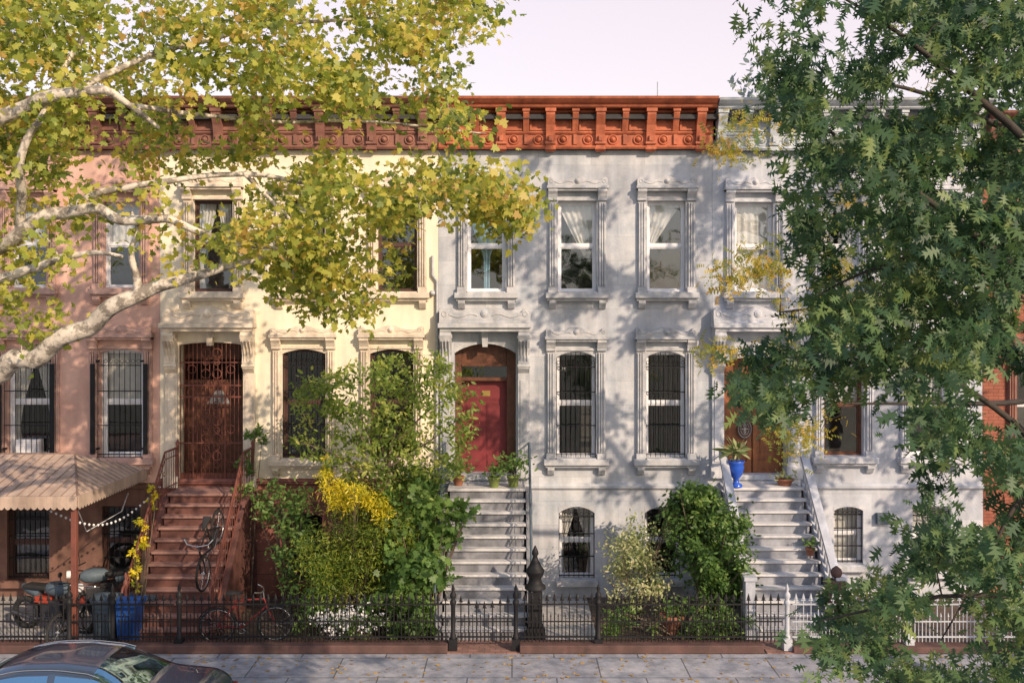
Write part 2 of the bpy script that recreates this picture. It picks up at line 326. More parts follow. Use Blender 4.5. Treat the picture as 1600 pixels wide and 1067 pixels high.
def curtain(mb,x0,x1,z0,z1,kind,y=.30):
    def sheet(fl,fr,nx=26,nz=14):
        vs=[];fs=[]
        for j in range(nz+1):
            t=j/nz; a=fl(t); b=fr(t)
            for i in range(nx+1):
                u=i/nx; vs.append((a+(b-a)*u,y+.022*math.sin(u*34)+.01*math.sin(u*13+t*3),z1-(z1-z0)*t))
        for j in range(nz):
            for i in range(nx): k=j*(nx+1)+i; fs.append((k,k+1,k+nx+2,k+nx+1))
        mb.add(vs,fs,True)
    w=x1-x0; mid=(x0+x1)/2
    if kind=='full': sheet(lambda t:x0,lambda t:x1)
    if kind=='half':
        z0=z1-(z1-z0)*.5; sheet(lambda t:x0,lambda t:x1)
    if kind=='pair':
        sheet(lambda t:x0,lambda t:mid-.02-w*.33*math.sin(min(t/.75,1)*PI/2)**2+max(0,t-.75)*.25); sheet(lambda t:mid+.02+w*.33*math.sin(min(t/.75,1)*PI/2)**2-max(0,t-.75)*.25,lambda t:x1)
    if kind=='tied':
        sheet(lambda t:x0+w*.42*min(t/.6,1)**1.5,lambda t:mid+.02,12); sheet(lambda t:mid+.02,lambda t:x1-w*.42*min(t/.6,1)**1.5,12)
    if kind=='swagr':
        z0=z1-(z1-z0)*.62; sheet(lambda t:x0+w*.72*t**1.1,lambda t:x1)
    if kind=='swagl':
        z0=z1-(z1-z0)*.5; sheet(lambda t:x0,lambda t:x1-w*.8*t**.9)
def window(h,cx,wpx,yt,yb,frame,trim,arch=0.,grille=None,cur=None,cmat='curtain',surround=True,label=None,gy=.05,f=.045,s=.032):
    x0=X(cx-wpx/2);x1=X(cx+wpx/2);zt=Z(yt);zb=Z(yb);c=(x0+x1)/2;w=x1-x0;mid=(zt+zb)/2+.02
    m=MB()
    m.box(x0+.002,x0+f,.12,.24,zb,zt); m.box(x1-f,x1-.002,.12,.24,zb,zt); m.box(x0+f,x1-f,.12,.24,zt-f-arch*.3,zt-.002); m.box(x0+f,x1-f,.11,.24,zb+.002,zb+f)
    a0=x0+f;a1=x1-f
    m.box(a0,a1,.145,.19,mid-.028,mid+.028)
    for (z0,z1,y) in ((mid+.028,zt-f,.15),(zb+f,mid-.028,.165)):
        m.box(a0,a0+s,y,y+.04,z0,z1); m.box(a1-s,a1,y,y+.04,z0,z1); m.box(a0+s,a1-s,y,y+.04,z1-s,z1); m.box(a0+s,a1-s,y,y+.04,z0,z0+s)
    wn=m.build('window',M[frame],h)
    if label: wn['label']=label
    g=MB(); g.add([(a0+s,.175,mid+.03),(a1-s,.175,mid+.03),(a1-s,.175,zt-f-s),(a0+s,.175,zt-f-s)],[(0,1,2,3)]); g.add([(a0+s,.19,zb+f+s),(a1-s,.19,zb+f+s),(a1-s,.19,mid-.03),(a0+s,.19,mid-.03)],[(0,1,2,3)])
    g.build('pane',M['glass'],wn)
    m=MB(); ex=.27 if surround else .06
    m.box(x0-ex,x1+ex,-.2,0.1 if not surround else .0,zb-.14,zb-.02); m.box(x0+.003,x1-.003,-.17,.12,zb-.03,zb+.003)
    if surround:
        m.box(x0-ex+.03,x1+ex-.03,-.13,0,zb-.2,zb-.138)
        for sg in (-1,1):
            xc=c+sg*(w/2+.12); m.prismx([(0,zb-.19),(-.15,zb-.19),(-.15,zb-.25),(-.06,zb-.36),(0,zb-.38)],xc-.075,xc+.075)
    m.build('sill',M[trim],wn,bevel=.008)
    if arch:
        m=MB(); arch_fill(m,x0,x1,zt,arch,-.006 if surround else -.036,.118)
        m.build('arch',M[trim],wn)
    if surround:
        for sg in (-1,1):
            m=MB(); pilaster(m,c+sg*(w/2+.12),.17,zb-.02,zt+.25); m.build('pilaster',M[trim],wn,bevel=.005)
        m=MB(); hw=w/2+.25
        m.box(x0-.035,x0,-.035,.0,zb,zt+.05); m.box(x1,x1+.035,-.035,.0,zb,zt+.05); m.box(x0-.035,x1+.035,-.036,0,zt+.0,zt+.06)
        m.box(c-hw,c+hw,-.22,0,zt+.25,zt+.31); m.box(c-hw+.03,c+hw-.03,-.17,0,zt+.2,zt+.25)
        crest(m,c,hw-.02,zt+.31,-.16,.88); m.build('lintel',M[trim],wn,bevel=.005)
    if grille:
        m=MB(); n=max(5,int(w/.105)); z0=zb+.01; z1=zt-.03 
        for i in range(n+1):
            xx=x0+.01+(w-.02)*i/n; ztop=z1-(arch*.9*(1-math.sin(PI*i/n)) if arch else 0); m.tube([(xx,gy,z0),(xx,gy,ztop)],.0075,4)
        for q in (.03,.3,.62,.86): m.box(x0,x1,gy-.012,gy+.012,z0+(z1-z0)*q-.01,z0+(z1-z0)*q+.01)
        for i in range(n):
            m.ring((x0+w*(i+.5)/n,gy,z0+(z1-z0)*.90),w/n*.34,.006,'y',8,3)
        if gy<0:
            for q in (.08,.9):
                for xx in (x0-.012,x1+.012): m.box(xx-.02,xx+.02,gy-.01,.0,z0+(z1-z0)*q-.02,z0+(z1-z0)*q+.02)
        m.build('security_grille',M[grille],wn)
    if cur:
        m=MB(); curtain(m,x0,x1,zb,zt,cur); m.build('curtain',M[cmat],wn)
    return wn,(x0,x1,zb,zt)
def cornice(h,x0,x1,mat,big,small,zo=0.):
    z=9.68+zo; m=MB()
    m.box(x0,x1,-.1,-.002,z,z+.98)
    m.prismx([(0,z),(-.17,z),(-.2,z+.04),(-.17,z+.07),(-.12,z+.09),(0,z+.09)],x0,x1)
    m.prismx([(0,z+.33),(-.13,z+.33),(-.15,z+.36),(-.13,z+.39),(0,z+.39)],x0,x1)
    m.prismx([(.4,z+.84),(-.42,z+.84),(-.45,z+.87),(-.44,z+.90),(-.52,z+.93),(-.60,z+.99),(-.62,z+1.04),(.4,z+1.08)],x0-.02,x1+.02)
    m.prismx([(0,z+.76),(-.2,z+.77),(-.23,z+.81),(-.2,z+.837),(0,z+.837)],x0,x1)
    c=m.build('cornice',M[mat],h)
    allb=sorted([(b,1) for b in big]+[(b,0) for b in small])
    for bx,t in allb:
        xx=X(bx,-.2) ; w=.095 if t else .065; m=MB()
        if t:
            m.prismx([(-.1,z-.06),(-.17,z-.05),(-.2,z+.02),(-.18,z+.12),(-.2,z+.3),(-.26,z+.5),(-.35,z+.64),(-.38,z+.70),(-.39,z+.838),(-.1,z+.838)],xx-w,xx+w)
            m.box(xx-w-.02,xx+w+.02,-.41,-.1,z+.76,z+.838); m.box(xx-w-.02,xx+w+.02,-.23,-.1,z+.1,z+.15)
            m.lathe([(.03,-w-.02),(.03,w+.02)],(xx,-.19,z+.0),8,'x'); m.box(xx-w*.4,xx+w*.4,-.25,-.18,z+.16,z+.28)
        else:
            m.prismx([(-.1,z+.36),(-.15,z+.38),(-.19,z+.46),(-.26,z+.58),(-.33,z+.68),(-.36,z+.73),(-.37,z+.838),(-.1,z+.838)],xx-w,xx+w)
            m.box(xx-w-.015,xx+w+.015,-.39,-.1,z+.77,z+.838); m.box(xx-w*.6,xx+w*.6,-.15,-.1,z+.1,z+.32)
        m.build('bracket',M[mat],c,bevel=.004)
    for i in range(len(allb)-1):
        a=X(allb[i][0],-.1); b=X(allb[i+1][0],-.1); cc=(a+b)/2; hw=(b-a)/2-.1; m=MB()
        m.ring((cc,-.11,z+.21),.095,.022,'y',16,5); m.lathe([(.07,-.1),(.06,-.14),(.035,-.17),(.005,-.185)],(cc,0,z+.21),12,'y')
        for sg in (-1,1): m.box(cc+sg*hw-.02,cc+sg*hw+.02,-.145,-.1,z+.43,z+.71)
        m.box(cc-hw-.02,cc+hw+.02,-.146,-.1,z+.405,z+.44); m.box(cc-hw-.02,cc+hw+.02,-.146,-.1,z+.695,z+.73)
        m.build('rosette_panel',M[mat],c)
    return c
def house(name,label,x0p,x1p,wmat,bmat,holes,zsplit,roofz=10.4):
    x0=X(x0p)+.002;x1=X(x1p)-.002
    h=thing(name,label,'house',((x0+x1)/2,0,0))
    hs=[(X(c-w/2),X(c+w/2),Z(yb),Z(yt)) for c,w,yt,yb in holes]
    m=MB(); wall_holes(m,x0,x1,zsplit,9.9,hs); m.build('facade_wall',M[wmat],h)
    m=MB(); wall_holes(m,x0,x1,-.1,zsplit,hs,y=-.03); m.build('basement_wall',M[bmat],h)
    m=MB(); m.prismx([(0,zsplit-.1),(-.05,zsplit-.1),(-.09,zsplit-.06),(-.09,zsplit-.01),(-.04,zsplit+.03),(0,zsplit+.04)],x0,x1); m.build('water_table',M[bmat],h)
    m=MB(); m.box(x0,x1,-.3,11,roofz-.1,roofz); m.build('roof',M['asphalt'],h)
    m=MB(); m.box(x0,x0+.1,.29,11,-.1,roofz-.1); m.box(x1-.1,x1,.29,11,-.1,roofz-.1); m.box(x0+.1,x1-.1,10.9,11,-.1,roofz-.1); m.build('side_walls',M['brick'],h)
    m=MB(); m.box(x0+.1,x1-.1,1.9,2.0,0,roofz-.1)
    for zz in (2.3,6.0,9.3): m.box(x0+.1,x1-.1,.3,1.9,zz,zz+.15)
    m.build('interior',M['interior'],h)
    return h
def door_surround(h,cpx,wpx,yt,yb,trim,arch=.3,hw=1.0):
    x0=X(cpx-wpx/2);x1=X(cpx+wpx/2);zt=Z(yt);zb=Z(yb);c=(x0+x1)/2
    zl=Z(512)
    m=MB(); m.box(c-hw,c+hw,-.42,0,zl,zl+.1); m.box(c-hw+.04,c+hw-.04,-.36,0,zl-.08,zl); m.box(c-hw+.02,c+hw-.02,-.3,0,zl+.1,zl+.16)
    crest(m,c,hw-.02,zl+.16,-.27,1.25); hd=m.build('door_hood',M[trim],h,bevel=.006)
    for sg in (-1,1):
        m=MB(); xc=c+sg*(hw-.16); z1=zl-.08; w=.12
        m.prismx([(0,z1),(-.34,z1),(-.37,z1-.08),(-.33,z1-.2),(-.22,z1-.36),(-.17,z1-.52),(-.2,z1-.66),(-.17,z1-.8),(-.08,z1-.9),(0,z1-.95)],xc-w,xc+w)
        m.lathe([(.06,-w-.02),(.06,w+.02)],(xc,-.29,z1-.11),10,'x'); m.lathe([(.045,-w-.015),(.045,w+.015)],(xc,-.15,z1-.74),10,'x')
        for i in (-1,0,1): m.tube([(xc+i*.07,-.345,z1-.2),(xc+i*.07,-.235,z1-.36),(xc+i*.07,-.18,z1-.52),(xc+i*.07,-.2,z1-.64)],.016,5)
        m.build('console',M[trim],hd)
        m=MB(); m.box(xc-.13,xc+.13,-.08,0,zb,z1-.9); m.box(xc-.08,xc+.08,-.1,-.078,zb+.3,z1-1.05); m.box(xc-.16,xc+.16,-.13,.001,zb-.05,zb+.2); m.build('door_pilaster',M[trim],h,bevel=.006)
    m=MB(); arch_fill(m,x0,x1,zt,arch,-.004,.25)
    kz=zt-.02; m.prism([(c-.08,kz+.28),(c+.08,kz+.28),(c+.055,kz-.06),(c-.055,kz-.06)],-.14,0); m.build('door_arch',M[trim],h)
    return x0,x1,zb,zt
def panel(mb,x0,x1,z0,z1,y):
    mb.box(x0,x1,y-.012,y+.002,z0,z1); mb.box(x0+.03,x1-.03,y-.022,y-.01,z0+.03,z1-.03)
def txt(s,size,loc,mat,parent,name='number'):
    cu=bpy.data.curves.new(name,'FONT'); cu.body=s; cu.size=size; cu.extrude=.004; cu.align_x='CENTER'
    t=bpy.data.objects.new('tmp',cu); col.objects.link(t); bpy.context.view_layer.update()
    me=bpy.data.meshes.new_from_object(t); bpy.data.objects.remove(t)
    me.transform(Matrix.Rotation(R(90),4,'X')); off=root_of(parent).location; me.transform(Matrix.Translation(Vector(loc)-off)); me.materials.clear(); me.materials.append(mat)
    o=bpy.data.objects.new(name,me); col.objects.link(o); o.parent=parent; return o
ZS=Z(757)
# --- grey house
H=house('brownstone_house','grey stucco row house with rust red cornice and maroon front door',685,1113,'grey','grey',
  [(758,96,536,742)]+[(c,60,314,456) for c in (760,902,1041)]+[(c,62,548,715) for c in (900,1040)]+[(901,56,790,903),(1035,56,790,903)],ZS)
for c,k,cm in ((760,'tied','curtain_blue'),(902,'swagr','curtain'),(1041,'swagl','curtain')): window(H,c,60,314,456,'white','greytrim',cur=k,cmat=cm)
w1,_=window(H,900,62,548,715,'white','greytrim',arch=.15,grille='black'); txt('36',.15,(X(881),.165,Z(580)),M['crest'],w1)
window(H,1040,62,548,715,'white','greytrim',arch=.15,grille='black')
for c in (901,1035): window(H,c,56,790,903,'white','greytrim',arch=.15,grille='black',surround=False,cur='pair' if c==901 else None)
x0,x1,zb,zt=door_surround(H,758,96,536,742,'greytrim',.22)
m=MB(); m.box(x0,x0+.14,.28,.5,zb,zt); m.box(x1-.2,x1,.28,.5,zb,zt); m.box(x0+.14,x1-.2,.28,.5,zb+2.02,zb+2.1); m.box(x0+.14,x1-.2,.3,.5,zt-.5,zt); m.box(x0+.14,x1-.2,.26,.5,zt-.52,zt-.46); m.build('door_frame',M['wood'],H,bevel=.01)
m=MB(); m.box(x0+.14,x1-.2,.45,.47,zb+2.1,zt-.5); m.build('transom',M['glass'],H)
dx0,dx1=x0+.142,x1-.202; m=MB(); m.box(dx0,dx1,.44,.49,zb+.01,zb+2.01); dc=(dx0+dx1)/2
for z0_,z1_ in ((.12,.42),(.5,1.0),(1.08,1.5)):
    panel(m,dx0+.1,dc-.05,zb+z0_,zb+z1_,.44); panel(m,dc+.05,dx1-.1,zb+z0_,zb+z1_,.44)
panel(m,dx0+.12,dx1-.12,zb+1.6,zb+1.88,.44)
D=m.build('door',M['door_red'],H); D['label']='deep maroon panelled front door'
MB().box(dc-.05,dc+.13,.405,.42,zb+1.68,zb+1.8).build('number_plate',M['brass'],D); MB().lathe([(.02,0),(.035,-.02),(.035,-.05),(.01,-.07)],(dx0+.07,.44,zb+.98),8,'y').build('handle',M['brass'],D)
MB().box(x0,x1,-.05,.44,zb-.1,zb+.008).build('threshold',M['greytrim'],H)
cornice(H,X(700,-.1)-.2,X(1113),'corn_red',[705,783,860,938,1017,1095],[744,822,899,977,1056])
# --- yellow house
H=house('brownstone_house','cream yellow row house with red brown base and iron gated door',250,685,'yellow','redbase',
  [(330,100,534,757)]+[(c,62,312,456) for c in (333,477,621)]+[(c,68,545,716) for c in (475,612)]+[(475,58,800,905),(612,58,800,905)],Z(750))
for c in (333,477,621): window(H,c,62,312,456,'darkframe','yellowtrim',cur={333:'pair',477:'half',621:None}[c])
for c in (475,612): window(H,c,68,545,716,'darkframe','yellowtrim',arch=.11,grille='black')
for c in (475,612): window(H,c,58,800,905,'darkframe','redbase',arch=.1,grille='black',surround=False)
x0,x1,zb,zt=door_surround(H,330,100,534,757,'yellowtrim',.07); txt('78',.16,(X(333),-.15,Z(527)),M['yellowtrim'],H)
m=MB(); m.box(x0,x1,.42,.5,zb,zb+2.15)
m.box(x0+.1,x0+.62,.39,.43,zb+.2,zb+.9); m.box(x1-.62,x1-.1,.39,.43,zb+.2,zb+.9); m.box(x0,x1,.36,.5,zb+2.15,zb+2.25); m.box(x0,x1,.42,.5,zb+2.7,zt)
D=m.build('door',M['wood'],H); c=(x0+x1)/2
MB().prism([(c-.22,zb+1.72),(c+.30,zb+1.72),(c+.12,zb+2.02),(c-.02,zb+2.02)],.40,.418).build('pane',M['dimpane'],D)
m=MB(); gy=.03; n=15
for i in range(n+1):
    xx=x0+.02+(x1-x0-.04)*i/n; m.tube([(xx,gy,zb+.02),(xx,gy,zt-.06+.03*math.sin(PI*i/n))],.010,4)
for q in (.03,.9,1.9,2.15,2.65): m.box(x0,x1,gy-.015,gy+.015,zb+q-.015,zb+q+.015)
for zz in (.62,1.0,1.38,1.7,2.4,2.85):
    for sg in (-1,1): m.ring((c+sg*.12,gy-.02,zb+zz),.1,.011,'y',12,4); m.ring((c+sg*.12,gy-.02,zb+zz-.2),.06,.01,'y',10,4)
for sg in (-1,1):
    for zz in (.4,1.2,2.0,2.5): m.ring((c+sg*.42,gy-.02,zb+zz),.09,.010,'y',12,4)
m.box(x0+.02,x1-.02,gy+.02,gy+.03,zb+.05,zb+.25); m.tube([(c+.3,gy-.02,zb),(c+.3,gy-.02,zb+2.15)],.02,5); m.tube([(x0+.3,gy-.02,zb),(x0+.3,gy-.02,zb+2.15)],.02,5)
m.build('security_gate',M['rediron'],H)
cornice(H,X(250)+.01,X(700,-.1)-.23,'corn_brown',[260,340,420,500,580,660],[300,380,460,540,620])
m=MB(); m.tube([(X(683),-.05,Z(757)),(X(683),-.05,Z(440)),(X(676),-.05,Z(430)),(X(676),-.05,Z(400))],.03,8); m.build('conduit_pipe',M['greytrim'],H)
m=MB(); m.lathe([(.06,0),(.06,-.1),(.02,-.14)],(X(676),-.0,Z(458)),10,'y'); m.build('wall_lamp',M['greytrim'],H)
# --- pink house
H=house('brownstone_house','pink brownstone row house at the left behind the plane tree',-190,250,'pink','brownbase',
  [(-110,96,536,757)]+[(c,56,316,450) for c in (-100,45,190)]+[(c,68,545,714) for c in (45,190)]+[(45,66,795,905),(190,60,790,905)],ZS)
for c in (-100,45,190): window(H,c,56,316,450,'white','pinktrim',cur='half')
for c in (45,190):
    wn,_=window(H,c,68,545,714,'white','pinktrim',arch=.09,grille='black',gy=-.12,cur='pair' if c==45 else 'half',cmat='curtain',f=.055,s=.04)
    m=MB(); 
    for cc in (-41,41): m.box(X(c+cc)-.05,X(c+cc)+.05,-.15,-.13,Z(708),Z(568)); 
    m.build('grille_side_bars',M['black'],wn)
    if c==45:
        m=MB(); m.box(X(28),X(64),-.1,.12,Z(711),Z(686))
        for i in range(7): m.box(X(30),X(62),-.112,-.1,Z(709)+i*.045,Z(709)+i*.045+.02)
        m.build('air_conditioner',M['white'],wn)
for c,w_ in ((45,66),(190,60)): window(H,c,w_,790 if c==190 else 795,905,'darkframe','brownbase',grille='black',surround=False)
x0,x1,zb,zt=door_surround(H,-110,96,536,757,'pinktrim',.2); m=MB(); m.box(x0,x1,.4,.48,zb,zt); m.build('door',M['wood'],H)
cornice(H,X(-190),X(250)-.01,'corn_brown',[-170,-90,-10,70,150,235],[-130,-50,30,110,192])
# --- pale house
H=house('brownstone_house','pale blue grey row house with varnished wooden door behind the oak',1113,1535,'pale','pale',
  [(1180,98,556,742)]+[(c,60,316,456) for c in (1178,1312,1448)]+[(c,62,555,712) for c in (1318,1452)]+[(1325,46,790,880),(1455,60,790,890)],ZS)
for c in (1178,1312,1448): window(H,c,60,316,456,'white','paletrim',cur={1178:'full',1312:'pair',1448:'half'}[c])
for c in (1318,1452): window(H,c,62,555,712,'wood' if c==1318 else 'white','paletrim',arch=.12,cur='half')
window(H,1325,46,790,880,'white','paletrim',grille='black',surround=False,arch=.1,cur='full'); window(H,1455,60,790,890,'white','paletrim',grille='black',surround=False,cur='half')
x0,x1,zb,zt=door_surround(H,1180,98,556,742,'paletrim',.15,.98); c=(x0+x1)/2
m=MB(); m.box(x0,c-.006,.3,.36,zb,zt); m.box(c+.006,x1,.3,.36,zb,zt)
for a,b in ((x0,c),(c,x1)):
    m.box(a+.02,a+.12,.27,.3,zb,zt); m.box(b-.12,b-.02,.27,.3,zb,zt); m.box(a+.12,b-.12,.275,.3,zb,zb+.25); panel(m,a+.17,b-.17,zb+.3,zb+.75,.3); m.box(a+.12,b-.12,.275,.3,zt-.5,zt-.35)
D=m.build('door',M['wood_or'],H); D['label']='varnished orange brown double door with an oval crest'
m=MB(); m.lathe([(.2,0),(.2,-.02)],(0,0,0),20,'y'); 
m.v=[(v[0]*.85+X(1168),v[1]+.27,v[2]*1.15+Z(672)) for v in m.v]; m.build('crest_plate',M['darkframe'],D)
m=MB()
m.ring((0,0,0),.165,.008,'y',24,4); m.ring((0,0,0),.11,.006,'y',20,4); m.box(-.008,.008,-.008,.0,-.1,.1); m.box(-.09,.09,-.009,0,-.008,.008); m.ring((0,0,.05),.04,.006,'y',12,4); m.ring((0,0,-.05),.03,.006,'y',12,4)
m.v=[(v[0]*.85+X(1168),v[1]+.245,v[2]*1.15+Z(672)) for v in m.v]; m.build('crest_emblem',M['crest'],D)
MB().box(x0,x1,-.05,.3,zb-.1,zb+.008).build('threshold',M['paletrim'],H)
MB().box(X(1367),X(1388),-.14,-.03,Z(817),Z(800)).build('mailbox',M['greybin'],H,bevel=.01)
cornice(H,X(1113)+.06,X(1535),'corn_pale',[1128,1210,1290,1370,1450,1525],[1169,1250,1330,1410,1488],zo=-.03)
m=MB(); m.tube([(X(1060),3,10.3),(X(1060),3,11.9)],.014,4); m.build('antenna',M['paleiron'],H)
# --- brick house
H=house('brick_house','terracotta red brick row house at the far right edge behind leaves',1535,1960,'brick','brick',
  [(1620,64,316,456),(1760,64,316,456),(1620,64,555,712),(1760,64,555,712)],ZS)
for c in (1620,1760): window(H,c,64,316,456,'white','corn_brown'); window(H,c,64,555,712,'white','corn_brown')
cornice(H,X(1535)+.03,X(1960),'corn_brown',[1550,1630,1710,1790,1870,1940],[1590,1670,1750,1830,1905],zo=-.3)
# ================================================================ STOOPS
def stoop(name,label,x0,x1,zl,yf,run,n,mat,zb=.02):
    t=thing(name,label,'stoop',((x0+x1)/2,-1.5,0)); rise=(zl-zb)/(n+1)
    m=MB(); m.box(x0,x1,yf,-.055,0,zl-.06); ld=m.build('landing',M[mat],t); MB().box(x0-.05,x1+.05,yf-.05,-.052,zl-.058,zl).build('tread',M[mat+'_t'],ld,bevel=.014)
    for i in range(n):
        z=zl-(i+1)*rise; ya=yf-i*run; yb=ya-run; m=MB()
        m.box(x0,x1,yb+.003,ya-.002,0,z-.053); s_=m.build('step',M[mat],t); j=rnd.uniform(-.003,.003)  # riser body in the darkened stone, with nosing shade painted in
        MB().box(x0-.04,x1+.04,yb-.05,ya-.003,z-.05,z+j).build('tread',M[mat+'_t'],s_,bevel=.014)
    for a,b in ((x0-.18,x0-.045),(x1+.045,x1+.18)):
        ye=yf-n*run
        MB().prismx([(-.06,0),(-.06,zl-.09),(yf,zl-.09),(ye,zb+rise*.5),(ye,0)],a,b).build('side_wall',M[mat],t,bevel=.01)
    return t,rise
def railing(par,x,zl,yf,run,n,rise,mat,hh=.85,y0=-.1,scroll=True,post=True):
    m=MB(); ye=yf-n*run; ze=zl-(n)*rise
    m.tube([(x,y0,zl+hh),(x,yf,zl+hh),(x,ye-.02,ze+hh),(x,ye-.16,ze+hh-.03),(x,ye-.2,ze+hh-.12)],.024,6)
    m.tube([(x,y0,zl+.1),(x,yf,zl+.1),(x,ye,ze+.1)],.014,5); m.tube([(x,y0,zl+hh-.15),(x,yf,zl+hh-.15),(x,ye,ze+hh-.15)],.012,5)
    k=int(n*run/.15)
    for i in range(k+1):
        y=yf-n*run*i/k; z=zl-n*rise*i/k
        m.tube([(x,y,z+.0),(x,y,z+hh)],.008,4)
        if scroll and i%2==0: m.ring((x,y-.055,z+.4),.05,.007,'x',10,4)
    y=y0
    while y>yf: m.tube([(x,y,zl),(x,y,zl+hh)],.009,4); y-=.13
    if post:
        m.lathe([(.05,0),(.05,.1),(.03,.15),(.03,.8),(.05,.85),(.045,.95),(.015,1.0),(.035,1.06),(.005,1.12)],(x,ye-.02,ze-.05),8); m.lathe([(.03,0),(.03,.9),(.045,.95),(.005,1.03)],(x,y0,zl),8)
    return m.build('railing',M[mat],par)
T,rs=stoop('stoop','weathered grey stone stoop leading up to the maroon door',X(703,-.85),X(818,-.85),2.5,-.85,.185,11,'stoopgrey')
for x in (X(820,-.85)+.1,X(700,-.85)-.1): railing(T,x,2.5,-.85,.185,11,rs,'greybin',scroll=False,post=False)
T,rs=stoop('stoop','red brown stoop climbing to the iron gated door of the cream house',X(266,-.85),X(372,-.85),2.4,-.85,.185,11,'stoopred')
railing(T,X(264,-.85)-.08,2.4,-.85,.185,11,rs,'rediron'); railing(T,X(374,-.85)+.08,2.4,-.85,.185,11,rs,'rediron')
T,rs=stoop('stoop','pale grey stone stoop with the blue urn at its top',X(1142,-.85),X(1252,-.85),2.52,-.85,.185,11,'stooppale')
for x in (X(1142,-.85)-.12,X(1252,-.85)+.12):
    m=MB(); yf=-.6; ye=-2.8; ze=.35
    m.prismx([(yf,3.25),(ye,ze+.72),(ye,ze+.62),(yf,3.13)],x-.08,x+.08); m.prismx([(yf,2.65),(ye,ze+.15),(ye,ze+.05),(yf,2.52)],x-.06,x+.06)
    for i in range(16):
        q=(i+.5)/16; y=yf+(ye-yf)*q; z=2.6+(ze+.1-2.6)*q; m.lathe([(.02,0),(.035,.12),(.015,.3),(.03,.45),(.02,.58)],(x,y,z),6)
    m.box(x-.09,x+.09,ye-.2,ye,0,ze+.8); m.box(x-.12,x+.12,ye-.23,ye+.03,ze+.8,ze+.87)
    m.build('balustrade',M['balus'],T)
m=MB(); x=X(1308,-3); m.box(x-.14,x+.14,-3.1,-2.82,0,1.05); m.box(x-.18,x+.18,-3.14,-2.78,1.05,1.12); m.box(x-.15,x+.15,-3.11,-2.81,1.12,1.16); m.lathe([(.05,0),(.03,.03),(.09,.08),(.11,.14),(.09,.2),(.02,.26)],(x,-2.96,1.16),12)
tag(m.build('gate_pillar',M['kerbstone'],bevel=.008),'brown gate pillar with ball cap right of the pale stoop','pillar')
x=X(836,-2.85); t=thing('newel_post','tall black cast iron newel post at the foot of the grey stoop','post',(x,-2.95,0)); y=-2.95
m=MB(); m.box(x-.19,x+.19,y-.19,y+.19,0,.22); m.box(x-.16,x+.16,y-.16,y+.16,.22,.3); m.box(x-.13,x+.13,y-.13,y+.13,.3,1.0); m.box(x-.08,x+.08,y-.14,y-.129,.38,.9); m.build('base',M['black'],t,bevel=.01)
m=MB(); m.lathe([(.2,1.0),(.2,1.05),(.14,1.09),(.12,1.15),(.12,1.2),(.17,1.3),(.175,1.34),(.12,1.42),(.09,1.48),(.06,1.54),(.04,1.6),(.065,1.65),(.055,1.7),(.01,1.8)],(x,y,0),16); m.build('finial',M['black'],t)
# ================================================================ FENCES
FY=-3.42
def fence(label,p0,p1,mat,group='iron front yard fences',h=1.0,posts=(),name='iron_fence',short=True,arc=0):
    x0=X(p0,FY);x1=X(p1,FY); t=thing(name,label,'fence' if name=='iron_fence' else 'gate',((x0+x1)/2,FY,0),group=group if name=='iron_fence' else None)
    m=MB(); n=int(round((x1-x0)/.135)); zb=.16
    for z in (.24,h-.17): m.box(x0,x1,FY-.015,FY+.015,z,z+.025)
    if short: m.box(x0,x1,FY-.012,FY+.012,.52,.54)
    for i in range(n):
        xx=x0+(x1-x0)*(i+.5)/n; zz=h-arc*math.sin(PI*(i+.5)/n)
        m.tube([(xx,FY,zb),(xx,FY,zz-.08)],.0115,5)
        m.add([(xx-.03,FY,zz-.06),(xx,FY-.014,zz-.06),(xx+.03,FY,zz-.06),(xx,FY+.014,zz-.06),(xx,FY,zz+.05),(xx,FY,zz-.1)],[(0,1,4),(1,2,4),(2,3,4),(3,0,4),(1,0,5),(2,1,5),(3,2,5),(0,3,5)])
        m.add([(xx-.04,FY-.008,zz-.09),(xx+.04,FY-.008,zz-.09),(xx+.04,FY+.008,zz-.075),(xx-.04,FY+.008,zz-.075)],[(0,1,2,3)])
        if short and i<n-1:
            xm=x0+(x1-x0)*(i+1)/n; m.tube([(xm,FY,zb),(xm,FY,.62)],.008,4); m.lathe([(.02,0),(.012,.03),(.001,.07)],(xm,FY,.62),4)
    m.build('picket_panel',M[mat],t)
    for p in posts:
        xx=X(p,FY); m=MB(); m.box(xx-.075,xx+.075,FY-.075,FY+.075,.02,.22); m.lathe([(.055,.2),(.055,.28),(.042,.3),(.042,.82),(.06,.86),(.06,.9),(.03,.93),(.06,.98),(.055,1.03),(.02,1.08),(.035,1.12),(.004,1.22)],(xx,FY,0),10); m.build('post',M[mat],t)
    return t
fence('black iron picket fence in front of the awning and bins',-60,176,'black',posts=(108,176))
fence('short black iron fence section before the red brown stoop',184,272,'black')
fence('long black iron fence in front of the leafy cream house yard',286,702,'black',posts=(280,708))
fence('low black iron gate across the brick path to the grey stoop',714,800,'black',name='iron_gate',arc=.14)
fence('black iron fence between the gate and the planted bed',814,1222,'black',posts=(806,935))
fence('pale painted iron fence at the right before the pale house',1238,1760,'paleiron',posts=(1230,1420,1600))
for a,b,l in ((-100,700,'brownstone coping under the left iron fences'),(812,1190,'brownstone coping under the fence right of the gate'),(1236,1800,'brownstone coping under the pale fence at right')):
    tag(MB().box(X(a,FY),X(b,FY),-3.598,-3.25,0.001,.15 if a!=1236 else .12).build('fence_coping',M['kerbstone'],bevel=.015),l,'coping','stone copings under the fences')
